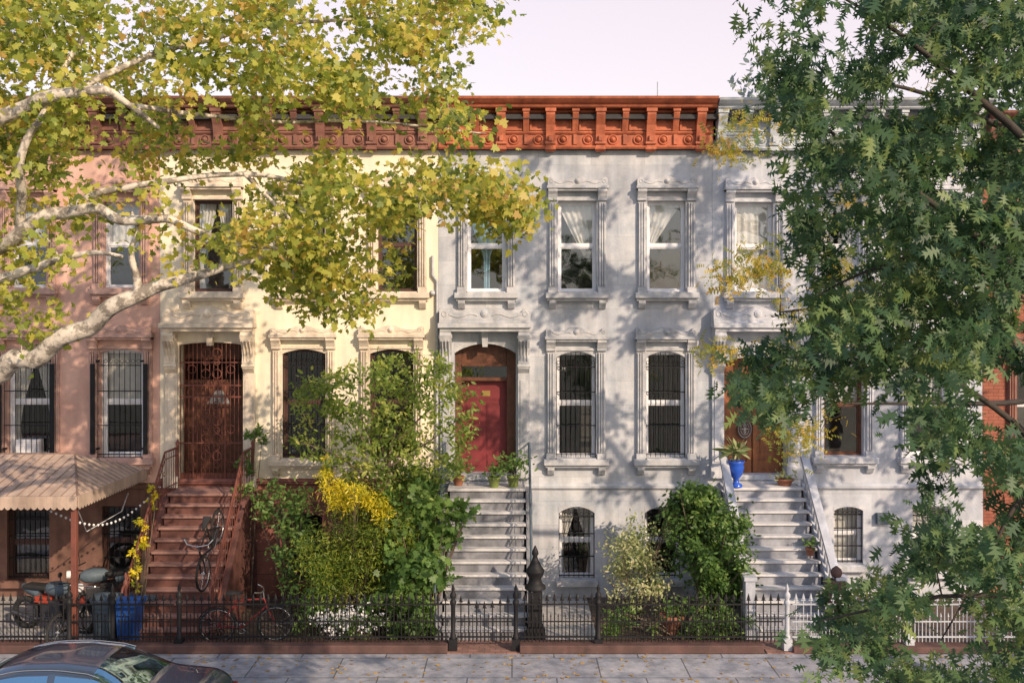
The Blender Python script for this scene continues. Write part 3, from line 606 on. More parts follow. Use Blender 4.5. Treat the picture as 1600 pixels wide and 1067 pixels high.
# ================================================================ AWNING
xr=X(125,-3.3); xl=-13.4; t=thing('awning','tan ribbed metal awning over the pink house yard','awning',((xr+xl)/2,-1.7,0))
ez=2.80; rz=3.3; ry=-1.5; rx=xr-.9
m=MB(); A=[(xl,-3.4,ez),(xr,-3.4,ez),(xr,-.06,ez),(xl,-.06,ez),(xl,ry,rz),(rx,ry,rz)]
m.add(A,[(0,1,5,4),(1,2,5),(2,3,4,5)]); m.build('awning_roof',M['awning'],t); m=MB()
for i in range(30):
    xx=xr-.1-i*.2
    if xx<xl: break
    q=min(1,(xr-xx)/.9); m.tube([(xx,-3.4,ez+.004),(xx,-3.4+(ry+3.4)*q,ez+(rz-ez)*q+.004)],.012,4)
for i in range(17):
    yy=-3.3+i*.2; q=(yy+3.4)/(ry+3.4) if yy<ry else (-.06-yy)/(-.06-ry); m.tube([(xr,yy,ez+.004),(xr-.9*q,yy,ez+(rz-ez)*q+.004)],.012,4)
m.tube([(xl,ry,rz),(rx,ry,rz)],.025,5); m.tube([(rx,ry,rz),(xr,-3.4,ez)],.022,5)
m.build('awning_ribs',M['rib'],t)
def scal(L,n): 
    return [(0,0),(L,0)]+[(L-L*i/(n*4),-.2-.05*abs(math.sin(i*PI/4))) for i in range(n*4+1)]
m=MB(); pl=scal(xr-xl,46); m.prism([(xl+a,ez+b) for a,b in pl],-3.43,-3.41); pl=scal(3.3,27); m.prismx([(-3.4+a,ez+b) for a,b in pl],xr,xr+.02)
for i in range(60):
    xx=xr-.06-i*.12
    if xx<xl: break
    m.box(xx,xx+.05,-3.436,-3.43,ez-.2,ez)
m.build('valance',M['valance'],t)
for xx in (xr-.1,xl+.2): MB().box(xx-.05,xx+.05,-3.35,-3.25,0,ez-.02).build('post',M['rediron'],t,bevel=.008)
m=MB(); m.tube([(xr-.1,-3.2,ez-.25),(X(135,-2),-2,1.85),(X(190,-1),-1,2.05),(X(200,-.3),-.3,2.3)],.012,4)
for i in range(26):
    q=i/25; m.lathe([(.01,0),(.03,.03),(.01,.05)],(X(118+85*q,-2),-3+2.6*q,2.45-.5*math.sin(PI*q)-.03),5)
tag(m.build('string_lights',M['white']),'string of white bulbs hung under the tan awning','string lights')
# ================================================================ BICYCLES, MOTORBIKES, BINS
def wheel(par,x,r=.33,tw=.02,spokes=14,mat='chrome'):
    z=r
    m=MB(); m.ring((x,0,z),r-.035,.010,'y',28,4); m.lathe([(.02,-.04),(.02,.04)],(x,0,z),8,'y')
    for i in range(spokes):
        a=2*PI*i/spokes; m.tube([(x,0,z),(x+(r-.03)*math.cos(a),0,z+(r-.03)*math.sin(a))],.0028,3)
    w=m.build('wheel',M[mat],par,local=True); MB().ring((x,0,z),r-tw*.6,tw,'y',30,6).build('tyre',M['rubber'],w,local=True); return w
def bicycle(label,loc,rz,fm):
    t=thing('bicycle',label,'bicycle',loc,rz)
    wheel(t,-.52); wheel(t,.52)
    m=MB(); bb=(-.08,0,.28); st=(-.2,0,.78); hd=(.32,0,.80); hd2=(.36,0,.66)
    for a,b in ((bb,st),(st,hd),(bb,hd2),((-.52,.04,.33),bb),((-.52,.04,.33),(-.19,0,.72)),((-.52,-.04,.33),bb),((-.52,-.04,.33),(-.19,0,.72)),(hd,hd2)): m.tube([a,b],.019,6)
    m.build('frame',M[fm],t,local=True)
    m=MB(); m.tube([hd2,(.40,.045,.58),(.52,.05,.33)],.014,5); m.tube([hd2,(.40,-.045,.58),(.52,-.05,.33)],.014,5); m.build('fork',M[fm],t,local=True)
    m=MB(); m.tube([hd,(.30,0,.95)],.014,5); m.tube([(.18,-.28,.99),(.28,-.2,.96),(.32,0,.95),(.28,.2,.96),(.18,.28,.99)],.014,5); m.build('handlebar',M['chrome'],t,local=True)
    m=MB(); m.tube([st,(-.22,0,.90)],.013,5); m.prismz([(-.36,-.08),(-.36,.08),(-.2,.05),(-.06,.018),(-.06,-.018),(-.2,-.05)],.9,.95); m.build('saddle',M['rubber'],t,local=True,bevel=.01)
    m=MB(); m.ring((-.08,-.05,.28),.09,.008,'y',18,4); m.tube([(-.08,-.05,.28),(.06,-.08,.2),(.06,-.16,.2)],.01,4); m.tube([(-.08,.05,.28),(-.22,.08,.36),(-.22,.16,.36)],.01,4); m.build('crank',M['chrome'],t,local=True)
    m=MB()
    for c in (-.52,.52): m.tube([(c+.36*math.cos(a),0,.33+.36*math.sin(a)) for a in np.linspace(.2,2.7,9)],.012,4)
    m.build('mudguard',M['black'],t,local=True); return t
bicycle('dark red bicycle leaning behind the fence beside the red brown stoop',(X(385,-3.1),-3.1,.04),R(8),'bikered')
b=bicycle('dark bicycle standing on the red brown stoop against its right railing',(X(372,-.85)-.14,-1.95,1.30),0,'black')
b.rotation_euler=(Matrix.Rotation(R(-94),3,'Z')@Matrix.Rotation(R(45),3,'Y')).to_euler()
bicycle('black bicycle leaning on the fence under the awning',(X(120,-2.9),-2.95,.01),R(80),'black')
def motorbike(label,loc,rz,bm):
    t=thing('motorbike',label,'motorbike',loc,rz); wheel(t,-.62,.3,.055,10,'darkmetal'); wheel(t,.66,.3,.05,10,'darkmetal')
    m=MB(); m.tube([(.66,.08,.3),(.46,.07,.82)],.025,6); m.tube([(.66,-.08,.3),(.46,-.07,.82)],.025,6); m.build('fork',M['chrome'],t,local=True)
    m=MB(); m.lathe([(.06,-.3),(.13,-.2),(.16,0),(.14,.15),(.07,.26)],(.12,0,.80),10,'x'); m.tube([(-.7,0,.82),(-.55,0,.76),(-.3,0,.68)],[.05,.1,.1],8); m.build('bodywork',M['greybin'],t,local=True)
    m=MB(); m.tube([(.45,0,.6),(.62,0,.63),(.85,0,.52)],[.05,.08,.03],8); m.box(-.35,.0,-.15,.15,.55,.66); m.build('fairing',M[bm],t,local=True,bevel=.02)
    m=MB(); m.box(-.62,-.08,-.13,.13,.78,.87); m.build('seat',M['rubber'],t,local=True,bevel=.03)
    m=MB(); m.box(-.2,.25,-.14,.14,.3,.6); m.tube([(.42,0,.75),(.3,0,.3),(-.2,0,.28),(-.62,0,.3)],.03,6); m.tube([(.1,-.15,.3),(-.3,-.17,.25),(-.8,-.18,.36)],[.025,.035,.05],8); m.build('engine',M['darkmetal'],t,local=True,bevel=.02)
    m=MB(); m.tube([(.3,-.36,1.0),(.42,-.2,.98),(.46,0,.93),(.42,.2,.98),(.3,.36,1.0)],.014,5); m.tube([(.4,-.26,.98),(.42,-.32,1.16)],.007,4); m.lathe([(.05,0),(.05,.02)],(.42,-.34,1.18),8,'x'); m.build('handlebar',M['black'],t,local=True)
    MB().lathe([(.03,-.06),(.08,0),(.08,.06)],(.56,0,.86),12,'x').build('headlight',M['white'],t,local=True); return t
motorbike('motorbike with orange red mudguard and panel parked under the tan awning',(X(80,-2.4),-2.3,.015),R(-15),'orange')
motorbike('black motorbike parked deeper under the awning near the stoop',(X(150,-1.5),-1.3,.015),R(200),'black')
def bin_(label,loc,mat,w=.3,h=.62,name='recycling_bin'):
    t=thing(name,label,'bin',loc); m=MB(); a=w*.84
    m.add([(-a,-a,0),(a,-a,0),(a,a,0),(-a,a,0),(-w,-w,h),(w,-w,h),(w,w,h),(-w,w,h)],[(0,1,5,4),(1,2,6,5),(2,3,7,6),(3,0,4,7),(3,2,1,0),(4,5,6,7)]); m.box(-w-.02,w+.02,-w-.02,w+.02,h-.06,h)
    m.build('bin_body',M[mat],t,local=True,bevel=.015); m=MB(); m.prismx([(-w-.03,h+.0),(w+.03,h+.0),(w+.02,h+.06),(0,h+.1),(-w-.02,h+.05)],-w-.03,w+.03); m.build('bin_lid',M[mat],t,local=True,bevel=.01)
    m=MB(); m.box(-w*.6,w*.6,-w-.06,-w-.02,h*.75,h*.8); m.build('handle',M[mat],t,local=True); return t
bin_('blue recycling bin behind the fence left of the stoop',(X(203,-2.95),-2.95,.01),'bluebin',.2,.74)
bin_('dark grey rubbish bin beside the blue recycling bin',(X(172,-2.8),-2.95,.01),'greybin',.2,.8,'rubbish_bin')
bin_('dark bin tucked in the corner by the awning post',(X(226,-2.2),-2.2,.01),'greybin',.24,.62,'rubbish_bin')
# ================================================================ POTS, URN
def pot(label,loc,mat,r,h,lf,n,ls,lm,shape='narrow',spr=None,name='potted_plant',prof=None,droop=-.5):
    t=thing(name,label,'potted plant',loc); prof=prof or [(r*.7,0),(r*.95,h*.8),(r*1.08,h*.82),(r*1.08,h),(r*.9,h),(r*.88,h*.9)]
    MB().lathe(prof,(0,0,0),16).build('pot',M[mat],t,local=True)
    P_=rng.normal(size=(n,3))*np.array([spr or r*.8,spr or r*.8,(spr or r)*.6])+np.array([0,0,h+lf]); leaves('foliage',P_,ls,shape,lm,t,droop,local=True); 
    m=MB()
    for i in range(6): m.tube([(0,0,h*.9),(rnd.uniform(-r,r)*.7,rnd.uniform(-r,r)*.7,h+lf)],.006,4)
    m.build('stems',M['bark_mid'],t,local=True); return t
pot('green glazed pot with leafy plant on the grey stoop landing at left',(X(772,-.75),-.72,2.5),'pot_green',.13,.22,.12,90,.1,LG_mid,'oval')
pot('green pot with tall plant at the right end of the grey landing',(X(802,-.72),-.68,2.5),'pot_green',.13,.24,.25,220,.11,LG_mid,'oval',.18)
pot('small potted shrub at the left end of the grey landing',(X(716,-.6),-.5,2.5),'terracotta',.12,.2,.18,160,.1,LG_mid,'oval',.17)
pot('cobalt blue urn with spiky plant on the pale stoop',(X(1150,-.8),-.8,2.52),'urn',.15,.55,.2,70,.3,LG_var,'narrow',.06,prof=[(.13,0),(.13,.05),(.06,.1),(.06,.16),(.14,.28),(.17,.42),(.15,.48),(.19,.54),(.17,.55),(.14,.5)],name='urn')
pot('shallow tan bowl planter on the pale stoop landing',(X(1228,-.7),-.6,2.52),'terracotta',.18,.14,.05,70,.1,LG_var,'oval',.1)
pot('small terracotta pot on a lower tread of the pale stoop',(X(1266,-1.9),-1.9,1.36),'terracotta',.09,.15,.1,50,.09,LG_mid,'oval',.07)
pot('terracotta planter in the bed below the ivy dome',(X(1050,-2.8),-2.75,.01),'terracotta',.22,.45,.1,90,.12,LG_mid,'oval',.15)
# ================================================================ SHRUBS
def blob_pts(px,py,rx,ry,Y,dy,n,nc=None,sh=.22):
    c=np.array(PT(px,py,Y)); s=(Y-CY)/F; R3=np.array([rx*s,dy,ry*s]); nc=nc or max(12,n//55)
    u=rng.normal(size=(nc,3)); u/=np.linalg.norm(u,axis=1)[:,None]; cc=c+u*(rng.uniform(.2,1.2,nc)**.6)[:,None]*R3*.88
    k=rng.integers(0,nc,n); return cc[k]+rng.normal(size=(n,3))*R3.min()*sh, k
def shrub(name,label,cat,base,parts,lsize,shape,mats,stem=6,bark='bark_mid',droop=.3,group=None,nb=(0,-.35,.7)):
    t=thing(name,label,cat,base,group=group); m=MB()
    for i,(b,mt) in enumerate(zip(parts,mats)):
        PP=[];TT=[]
        for q in b:
            p,k=blob_pts(*q[:7]); tt=rng.uniform(0,1,k.max()+1)[k]; PP.append(p); TT.append(np.clip(tt*.6+.2+rng.normal(size=len(p))*.15,0,1))
            for j in range(stem):
                e=p[rng.integers(0,len(p))]; m.tube([(base[0]+rnd.uniform(-.1,.1),base[1]+rnd.uniform(-.1,.1),.0),tuple((np.array(base)*.4+e*.6)+np.array([0,0,.1])),tuple(e)],[.018,.012,.005],4)
        PP=np.concatenate(PP); TT=np.concatenate(TT); ok=PP[:,2]>.02; leaves('foliage',PP[ok],lsize,shape,mt,t,droop,tint=TT[ok],nb=nb)
    m.build('stems',M[bark],t); return t
g1=(X(550,-2.2),-2.2,0)
shrub('evergreen_shrub','golden tipped evergreen shrub in the cream house yard','shrub',g1,
  [[(560,850,64,105,-2.4,.75,5600),(515,880,50,80,-2.7,.6,2900),(605,840,46,85,-2.6,.5,2600)],[(518,765,24,34,-2.6,.3,650),(558,782,40,28,-2.8,.4,1050),(600,795,20,34,-2.8,.25,520),(505,735,12,24,-2.4,.15,220)]],.085,'narrow',[LG_bush,LG_gold])
shrub('broadleaf_shrub','broad leaved green shrub beside the grey stoop','shrub',(X(665,-2.6),-2.6,0),
  [[(655,785,52,42,-2.5,.6,620),(645,865,56,56,-2.8,.6,900),(630,950,64,50,-2.9,.4,1100),(690,815,42,30,-2.4,.45,260),(720,800,26,18,-2.5,.3,90)]],.13,'maple',[LG_mid])
shrub('rambling_shrub','loose green rambling shrub against the red brown base','shrub',(X(455,-1.8),-1.8,0),
  [[(450,790,48,42,-1.6,.5,620),(468,860,44,60,-1.9,.5,900),(412,765,34,22,-1.3,.3,200),(495,935,44,50,-2.6,.5,800)]],.11,'oval',[LG_mid])
shrub('holly_shrub','dark evergreen shrub behind the golden tipped one','shrub',(X(640,-1.4),-1.4,0),
  [[(640,780,60,60,-1.4,.5,2600),(590,900,115,95,-1.7,.5,4800)]],.085,'oval',[LG_dark])
t=shrub('flowering_plant','white flowering plant low behind the long black fence','flower',(X(545,-3.1),-3.1,0),
  [[(540,975,60,28,-3.1,.2,800)]],.09,'narrow',[LG_mid],stem=14)
pp,_=blob_pts(545,970,64,24,-3.22,.16,480,80,.3); leaves('blossom',pp,.055,'star',LG_white,t,0,nb=(0,-1.2,.6))
shrub('variegated_shrub','pale variegated shrub right of the basement window','shrub',(X(990,-2.0),-2.0,0),
  [[(990,865,42,58,-2.0,.5,2600),(1000,930,50,30,-2.3,.4,900),(1045,812,16,34,-2,.2,220)]],.075,'oval',[LG_var])
shrub('ivy_shrub','rounded dark green climbing ivy mass left of the pale stoop','shrub',(X(1105,-2.2),-2.2,0),
  [[(1100,840,64,76,-2.2,.65,4600),(1125,900,48,50,-2.3,.5,1800),(1080,790,40,35,-2.1,.4,900)],[(1085,775,36,22,-2.3,.4,500),(1120,850,56,70,-2.75,.3,900)]],.105,'oval',[LG_dark,LG_mid])
shrub('border_plants','low mixed green plants in the bed behind the fence','plants',(X(1060,-2.9),-2.9,0),
  [[(975,975,40,24,-3,.25,350),(1060,975,60,26,-3,.25,380),(1150,975,45,28,-3,.25,350),(1110,950,60,25,-2.8,.25,300)]],.13,'narrow',[LG_mid],droop=-.2)
shrub('climbing_vine','yellowing vine climbing the left railing of the red brown stoop','vine',(X(215,-2.8),-2.8,0),
  [[(222,840,10,40,-2.3,.12,230),(208,890,11,40,-2.7,.1,230),(236,775,9,30,-1.6,.12,140)]],.075,'oval',[LG_gold],stem=3)
shrub('climbing_vine','green vine over the right railing top of the red brown stoop','vine',(X(385,-.6),-.55,0),
  [[(402,683,20,16,-.5,.15,220),(385,725,16,20,-.5,.12,150),(372,770,14,30,-.8,.1,180)]],.1,'oval',[LG_mid],stem=3)
# young tree in yard
T=thing('young_tree','young tree with light green leaves before the cream house parlour windows','tree',(X(600,-2.3),-2.3,0))
lim=[([(X(600,-2.3),-2.3,0),PT(600,850,-2.3),PT(604,760,-2.2),PT(612,690,-2.2)],[.06,.05,.045,.03])]
for pl in ([(604,760),(580,690),(560,640),(545,590)],[(612,690),(630,640),(650,590),(655,555)],[(600,770),(540,720),(500,700),(460,690)],[(608,730),(670,690),(710,660),(750,640)],[(606,740),(590,660),(585,610),(590,570)],[(604,760),(550,660),(500,620),(470,600)],[(610,700),(660,650),(700,620),(725,600)]):
    dy=rnd.uniform(-.5,.4); lim.append(([PT(a,b,-2.25+dy*i/3) for i,(a,b) in enumerate(pl)],[.022,.016,.01,.005]))
poly=[(445,700),(470,590),(540,575),(570,560),(650,540),(700,560),(745,600),(755,650),(730,740),(640,780),(520,750)]
cl=[]
while len(cl)<350:
    a,b=rnd.uniform(430,770),rnd.uniform(535,790)
    if inpoly(a,b,poly) and rnd.random()<1.15-((a-605)/190)**2: cl.append(np.array(PT(a,b,rnd.uniform(-3.0,-1.5))))
grow(T,lim,cl,18,.11,'oval',M['bark_mid'],LG_young,.10,twr=.004,seg=6)
# ================================================================ PLANE TREE
def PD(px,py,d): return PT(px,py,d+CY)
bx=X(-200,-7.5)
T=thing('plane_tree','london plane tree with pale mottled limbs and golden green leaves','tree',(bx,-7.5,0),group=None)
lim=[([(bx,-7.5,-.15),(bx,-7.5,2.5),(bx+.1,-7.5,4.5),(bx+.2,-7.4,6.5),(bx+.1,-7.3,9),(bx+.3,-7.2,12)],[.42,.34,.32,.26,.2,.12])]
L=[([(-200,640,13.5),(-60,598,13.3),(0,572,13.2),(70,548,13),(130,515,12.9),(195,475,12.8),(240,452,12.8),(300,432,12.8),(355,418,12.9),(420,400,13),(490,388,13.2)],[.17,.155,.145,.13,.12,.11,.085,.07,.055,.035,.015]),
 ([(-195,520,13.5),(-60,405,13.2),(0,382,13),(45,355,12.8),(90,335,12.7),(150,330,12.6),(200,345,12.6),(260,343,12.6),(310,362,12.6),(370,382,12.7),(450,390,12.9)],[.14,.11,.1,.095,.085,.07,.065,.055,.045,.035,.015]),
 ([(-195,500,13.4),(-50,450,12.6),(20,432,12.4),(80,408,12.3),(140,395,12.2),(190,400,12.1)],[.1,.075,.065,.05,.035,.02]),
 ([(215,462,12.8),(212,425,12.8),(205,390,12.7),(215,360,12.7),(205,330,12.6)],[.07,.05,.04,.03,.02]),
 ([(-195,420,13.5),(-60,240,12.6),(0,190,12.3),(60,160,12.2),(110,145,12.1),(165,142,12.1),(205,165,12.3),(250,200,12.6)],[.15,.11,.1,.085,.07,.055,.04,.02]),
 ([(30,360,12.9),(35,310,12.6),(33,260,12.3),(42,215,12.2),(70,180,12.2),(100,100,12.6),(140,40,13),(160,-60,13.4)],[.07,.06,.055,.05,.045,.035,.03,.02]),
 ([(90,335,12.7),(160,300,12.8),(260,285,12.9),(380,270,13.2),(470,285,13.4),(560,290,13.6),(660,310,13.7),(740,330,13.7)],[.05,.045,.04,.035,.03,.025,.018,.009]),
 ([(110,145,12.1),(200,100,12.8),(300,70,13.4),(420,40,14),(560,30,14.4),(700,20,14.4)],[.05,.04,.035,.03,.022,.01]),
 ([(205,165,12.3),(320,180,13),(430,190,13.7),(560,190,14),(680,200,14),(760,210,14)],[.035,.03,.026,.022,.016,.01]),
 ([(-190,300,13.5),(-50,60,14),(60,-60,14.2),(220,-160,14),(420,-200,14)],[.13,.1,.08,.06,.03]),
 ([(380,270,13.2),(440,330,13.3),(490,380,13.4),(530,440,13.5),(550,490,13.5)],[.03,.025,.02,.014,.008])]
for pts,rs in L: lim.append(([PD(*p) for p in pts],rs))
P1=[(-80,-60),(740,-60),(775,30),(765,90),(700,115),(690,150),(750,165),(745,210),(690,225),(700,260),(810,275),(815,310),(700,320),(640,330),(610,355),(580,380),(540,400),(490,400),(450,380),(430,335),(350,305),(260,285),(160,270),(60,280),(-80,300)]
cl=[]
def add(nn,poly,d0,d1,box,thr=-.12,sc=.008):
    k=0;tr=0
    while k<nn and tr<nn*60:
        tr+=1; a=rnd.uniform(box[0],box[1]); b=rnd.uniform(box[2],box[3])
        if poly and not inpoly(a,b,poly): continue
        d=rnd.uniform(d0,d1)
        if mn.noise(Vector((a*sc,b*sc,d*.35)))<thr: continue
        cl.append(np.array(PD(a,b,d))); k+=1
add(520,P1,12.0,15.6,(-80,815,-60,420),-.06,.011)
add(45,[(430,380),(560,380),(610,400),(620,470),(565,520),(520,500),(430,470)],13,14.6,(430,620,380,520),-1)
add(26,[(730,280),(815,290),(825,370),(760,350)],13.4,14.3,(730,825,280,370),-1)
add(22,None,12,14.5,(200,450,310,420),-1)
add(16,None,12,14,(-40,110,400,530),-1)
add(12,None,12,14,(-60,150,300,360),-1)
add(130,None,11,16.5,(-700,-80,-500,420),-.1)
add(90,None,11.5,16,(-80,640,-420,-60),-.1)
grow(T,lim,cl,31,.105,'maple',M['bark_plane'],LG_plane,.2,twr=.0065,nb=(.2,-.55,.5))
# ================================================================ OAK
bx=X(1800,-14.9)
T=thing('oak_tree','dark green oak with lobed leaves nearest at the right','tree',(bx,-14.9,0))
lim=[([(bx,-14.9,-.1),(bx,-14.9,3),(bx-.05,-14.9,6),(bx,-14.8,9)],[.26,.22,.18,.12])]
L=[([(1800,760,6.1),(1640,480,6.1),(1500,350,6.2),(1390,270,6.2),(1290,200,6.3),(1230,140,6.3)],[.05,.032,.024,.018,.011,.005]),
 ([(1800,560,6.1),(1640,260,6),(1500,130,6),(1400,50,6),(1290,-20,6)],[.05,.03,.022,.014,.006]),
 ([(1800,950,6.1),(1640,720,6.4),(1500,600,6.5),(1370,555,6.6),(1250,560,6.7),(1180,580,6.7)],[.04,.026,.018,.012,.008,.004]),
 ([(1800,1150,6.1),(1640,960,5.9),(1500,930,5.8),(1370,950,5.8),(1280,970,5.8)],[.035,.02,.014,.009,.004]),
 ([(1500,350,6.2),(1420,400,6.3),(1340,430,6.4),(1280,460,6.4)],[.02,.014,.009,.004]),
 ([(1640,720,6.4),(1580,800,6.2),(1540,880,6.1),(1470,1000,6)],[.02,.014,.009,.004]),
 ([(1800,350,6.1),(1700,100,6.3),(1600,-100,6.3),(1500,-300,6.3)],[.05,.04,.025,.01])]
for pts,rs in L: lim.append(([PD(*p) for p in pts],rs))
cl=[]
OP=[(1165,20),(1230,-40),(1640,-40),(1640,1100),(1420,1090),(1280,1020),(1255,930),(1320,895),(1410,890),(1440,850),(1450,740),(1430,650),(1390,610),(1300,600),(1215,650),(1165,650),(1160,590),(1190,555),(1270,510),(1240,460),(1290,420),(1240,380),(1215,300),(1250,250),(1205,200),(1190,130),(1220,90)]
add(480,OP,5.4,7.9,(1150,1640,-40,1100),-.1,.010)
add(60,None,5,8,(1640,2100,-500,1100),-.1)
add(40,None,5.4,7.6,(1300,1640,-400,-40),-.1)
grow(T,lim,cl,30,.128,'oak',M['bark_dark'],LG_oak,.085,droop=1.4,nb=(.3,-.7,.4),twr=.0035)
# ================================================================ LOCUST
lx,ly=9.6,-7.4
T=thing('locust_tree','yellowing honey locust whose feathery sprays show left of the oak','tree',(lx,ly,0))
lim=[([(lx,ly,-.1),(lx,ly,3),(lx-.1,ly,6),(lx,ly,8),(lx,ly,9.5)],[.2,.16,.13,.1,.05])]
for pts in ([(9.5,ly,5),(8,-7.6,6.2),(6.3,-8,6.6),(5,-8,6.3),(3.6,-8,6.1)],[(9.5,ly,6),(8,-7.2,8),(6.2,-7.5,9),(4.6,-7.5,9.4)],[(9.5,ly,4),(8,-8,5),(6.5,-8.2,4.9),(4.4,-8.2,4.9)],[(9.6,ly,6),(11.5,-7,7.5),(13.5,-7,8)]):
    lim.append((pts,list(np.linspace(.09,.012,len(pts)))))
cl=[]
for (a,b,ra,rb,n) in ((1165,430,55,22,17),(1120,552,40,6,8),(1200,400,50,25,9),(1150,235,45,18,10),(1190,180,40,25,7),(1225,555,50,20,7),(1250,690,60,40,12),(1290,480,60,60,12),(1420,300,160,200,30)):
    for i in range(n): 
        q=rnd.uniform(0,2*PI); r=rnd.random()**.5; cl.append(np.array(PD(a+ra*r*math.cos(q),b+rb*r*math.sin(q),rnd.uniform(12.2,13.6))))
grow(T,lim,cl,17,.15,'pinnate',M['bark_dark'],LG_loc,.13,droop=.5,twr=.005)
# unseen tree added right of the view, crown shaped to dapple the facades
sx,sy=11.6,-7.2
T=thing('added_shade_tree','broad unseen tree added right of the view to dapple the facades','tree',(sx,sy,0))
lim=[([(sx,sy,-.1),(sx,sy,3),(sx-.1,sy,6),(sx,sy,9),(sx,sy,13)],[.28,.22,.18,.14,.05])]
for pts in ([(sx,sy,7),(10,-7,9.5),(8,-7,11.5),(6.3,-7,13)],[(sx,sy,8),(11,-8,11),(10,-8.4,14)],[(sx,sy,6),(13,-7,8),(14.6,-7,10)],[(sx,sy,9),(12.6,-6.5,12),(13.5,-6,14.5)],[(sx,sy,7),(10,-7,8),(8.3,-7.2,8.6)],[(sx,sy,5),(12.6,-7.5,6),(14,-7.6,6.3)]):
    lim.append((pts,list(np.linspace(.09,.015,len(pts)))))
cl=[]
def ell(n,c,r,thr=-.05,fr=.5):
    k=0
    while k<n:
        u=np.array([rnd.uniform(-1,1) for _ in range(3)])
        if (u*u).sum()>1: continue
        p=np.array(c)+u*np.array(r)
        if mn.noise(Vector((p[0]+p[1]*.95,0,p[2]+p[1]*.7))*fr)<thr: continue
        dd=p[1]-CY; px=800+p[0]*F/dd; py=HY-(p[2]-HZ)*F/dd
        if px<1350 and py>-30: continue
        cl.append(p); k+=1
ell(220,(9.4,-7.2,11.5),(5.0,1.7,4.6),.09,.75)
ell(70,(13,-7.2,7.5),(3,1.6,3),.08,.75)
grow(T,lim,cl,30,.19,'oval',M['bark_dark'],LG_shade_tree,.16,droop=.5,twr=.006)
# far tree over the roofs
T=thing('background_tree','hazy tree rising behind the roofs at the right','tree',(X(1190,14),14,-.1))
lim=[([(X(1190,14),14,-.1),(X(1190,14),14,8),(X(1190,14),14,13.5)],[.3,.2,.06])]; cl=[]
for i in range(90): cl.append(np.array((X(1195,14)+rnd.gauss(0,1.0),14+rnd.gauss(0,1),12.2+rnd.gauss(0,1.3))))
grow(T,lim,cl,20,.3,'oval',M['bark_mid'],LG_far,.3,twr=.01)
# ================================================================ CAR
def car(label,xrear,yc,z0,hs=1.1):
    t=thing('parked_car',label,'car',(xrear-2.35,yc,z0))
    st=np.array([[0,.62,.62,.72,.5],[.06,.74,.80,.88,.6],[.3,.84,.88,.99,.68],[.75,.88,.91,1.03,.70],[.95,.89,.92,1.05,.70],[1.25,.90,.93,1.24,.63],[1.6,.90,.93,1.385,.58],[2.1,.90,.92,1.44,.57],[2.6,.90,.91,1.43,.57],[2.95,.90,.90,1.36,.58],[3.3,.90,.90,1.18,.63],[3.65,.89,.89,1.0,.70],[4.1,.87,.84,.93,.68],[4.5,.8,.72,.80,.6],[4.7,.66,.55,.6,.5]])
    xs=np.linspace(0,4.7,95); S=np.stack([np.interp(xs,st[:,0],st[:,k]) for k in range(5)],1)
    for _ in range(3): S[1:-1]=(S[:-2]+2*S[1:-1]+S[2:])/4
    def sec(s):
        x,w,b,zt,rw=s; return [(w*.9,.18),(w*.98,.34),(w,.55),(w*.99,b-.08),(w*.95,b),(rw+.05,b+(zt-b)*.8-.0),(rw-.03,zt-.02),(rw*.6,zt+.01),(0,zt+.025)]
    K=9; G={}
    def pt(i,j,sg): p=sec(S[i])[j]; return (xrear-xs[i],yc+sg*p[0],z0+p[1]*hs)
    for sg in (-1,1):
        for i in range(94):
            for j in range(K-1):
                xm=(xs[i]+xs[i+1])/2; k='body'; zt=S[i][3]; b=S[i][2]
                if j==4 and zt-b>.2 and 1.2<xm<3.38 and not(2.12<xm<2.2): k=('side_window',sg,xm<2.15)
                if j>=5 and 1.0<xm<1.6: k='rear_window'
                if j>=5 and 2.97<xm<3.6: k='windscreen'
                G.setdefault(k,MB()).add([pt(i,j,sg),pt(i+1,j,sg),pt(i+1,j+1,sg),pt(i,j+1,sg)],[(0,1,2,3)],True)
    for k,mb in G.items():
        n=k if isinstance(k,str) else k[0]
        o=mb.build(n,M['carpaint' if n=='body' else 'carglass'],t); me=o.data; bm=bmesh.new(); bm.from_mesh(me); bmesh.ops.remove_doubles(bm,verts=bm.verts,dist=.0005); bmesh.ops.recalc_face_normals(bm,faces=bm.faces); bm.to_mesh(me); bm.free()
    for xx in (.95,3.75):
        for sg in (-1,1):
            m=MB(); m.lathe([(.2,-.1),(.3,-.11),(.325,-.08),(.325,.08),(.3,.11),(.2,.1)],(xrear-xx,yc+sg*.82,z0+.325),24,'y'); w=m.build('wheel',M['rubber'],t); MB().lathe([(.19,-.12),(.19,.12)],(xrear-xx,yc+sg*.82,z0+.325),16,'y').build('rim',M['chrome'],w)
    for xx in (1.75,2.75):
        for sg in (-1,1):
            m=MB(); m.box(xrear-xx-.1,xrear-xx+.02,yc+sg*.38-.25,yc+sg*.38+.25,z0+.4,z0+.98); m.box(xrear-xx-.08,xrear-xx,yc+sg*.38-.13,yc+sg*.38+.13,z0+.97,z0+1.16)
            m.build('seat',M['greybin'],t,bevel=.03)
    for sg in (-1,1): MB().box(xrear-.16,xrear-.02,yc+sg*.62-.12,yc+sg*.62+.12,z0+.66,z0+.8).build('tail_light',M['bikered'],t,bevel=.02)
    for sg in (-1,1): MB().box(xrear-3.3,xrear-3.15,yc+sg*1.0-.08,yc+sg*1.0+.08,z0+.92,z0+1.04).build('side_mirror',M['carpaint'],t,bevel=.03)
    for sg in (-1,1): MB().tube([(xrear-x_,yc+sg*(np.interp(x_,st[:,0],st[:,4])+.045),z0+hs*(np.interp(x_,st[:,0],st[:,3])-.03)) for x_ in np.linspace(1.5,3.0,10)],.008,4).build('roof_trim',M['chrome'],t)
    return t
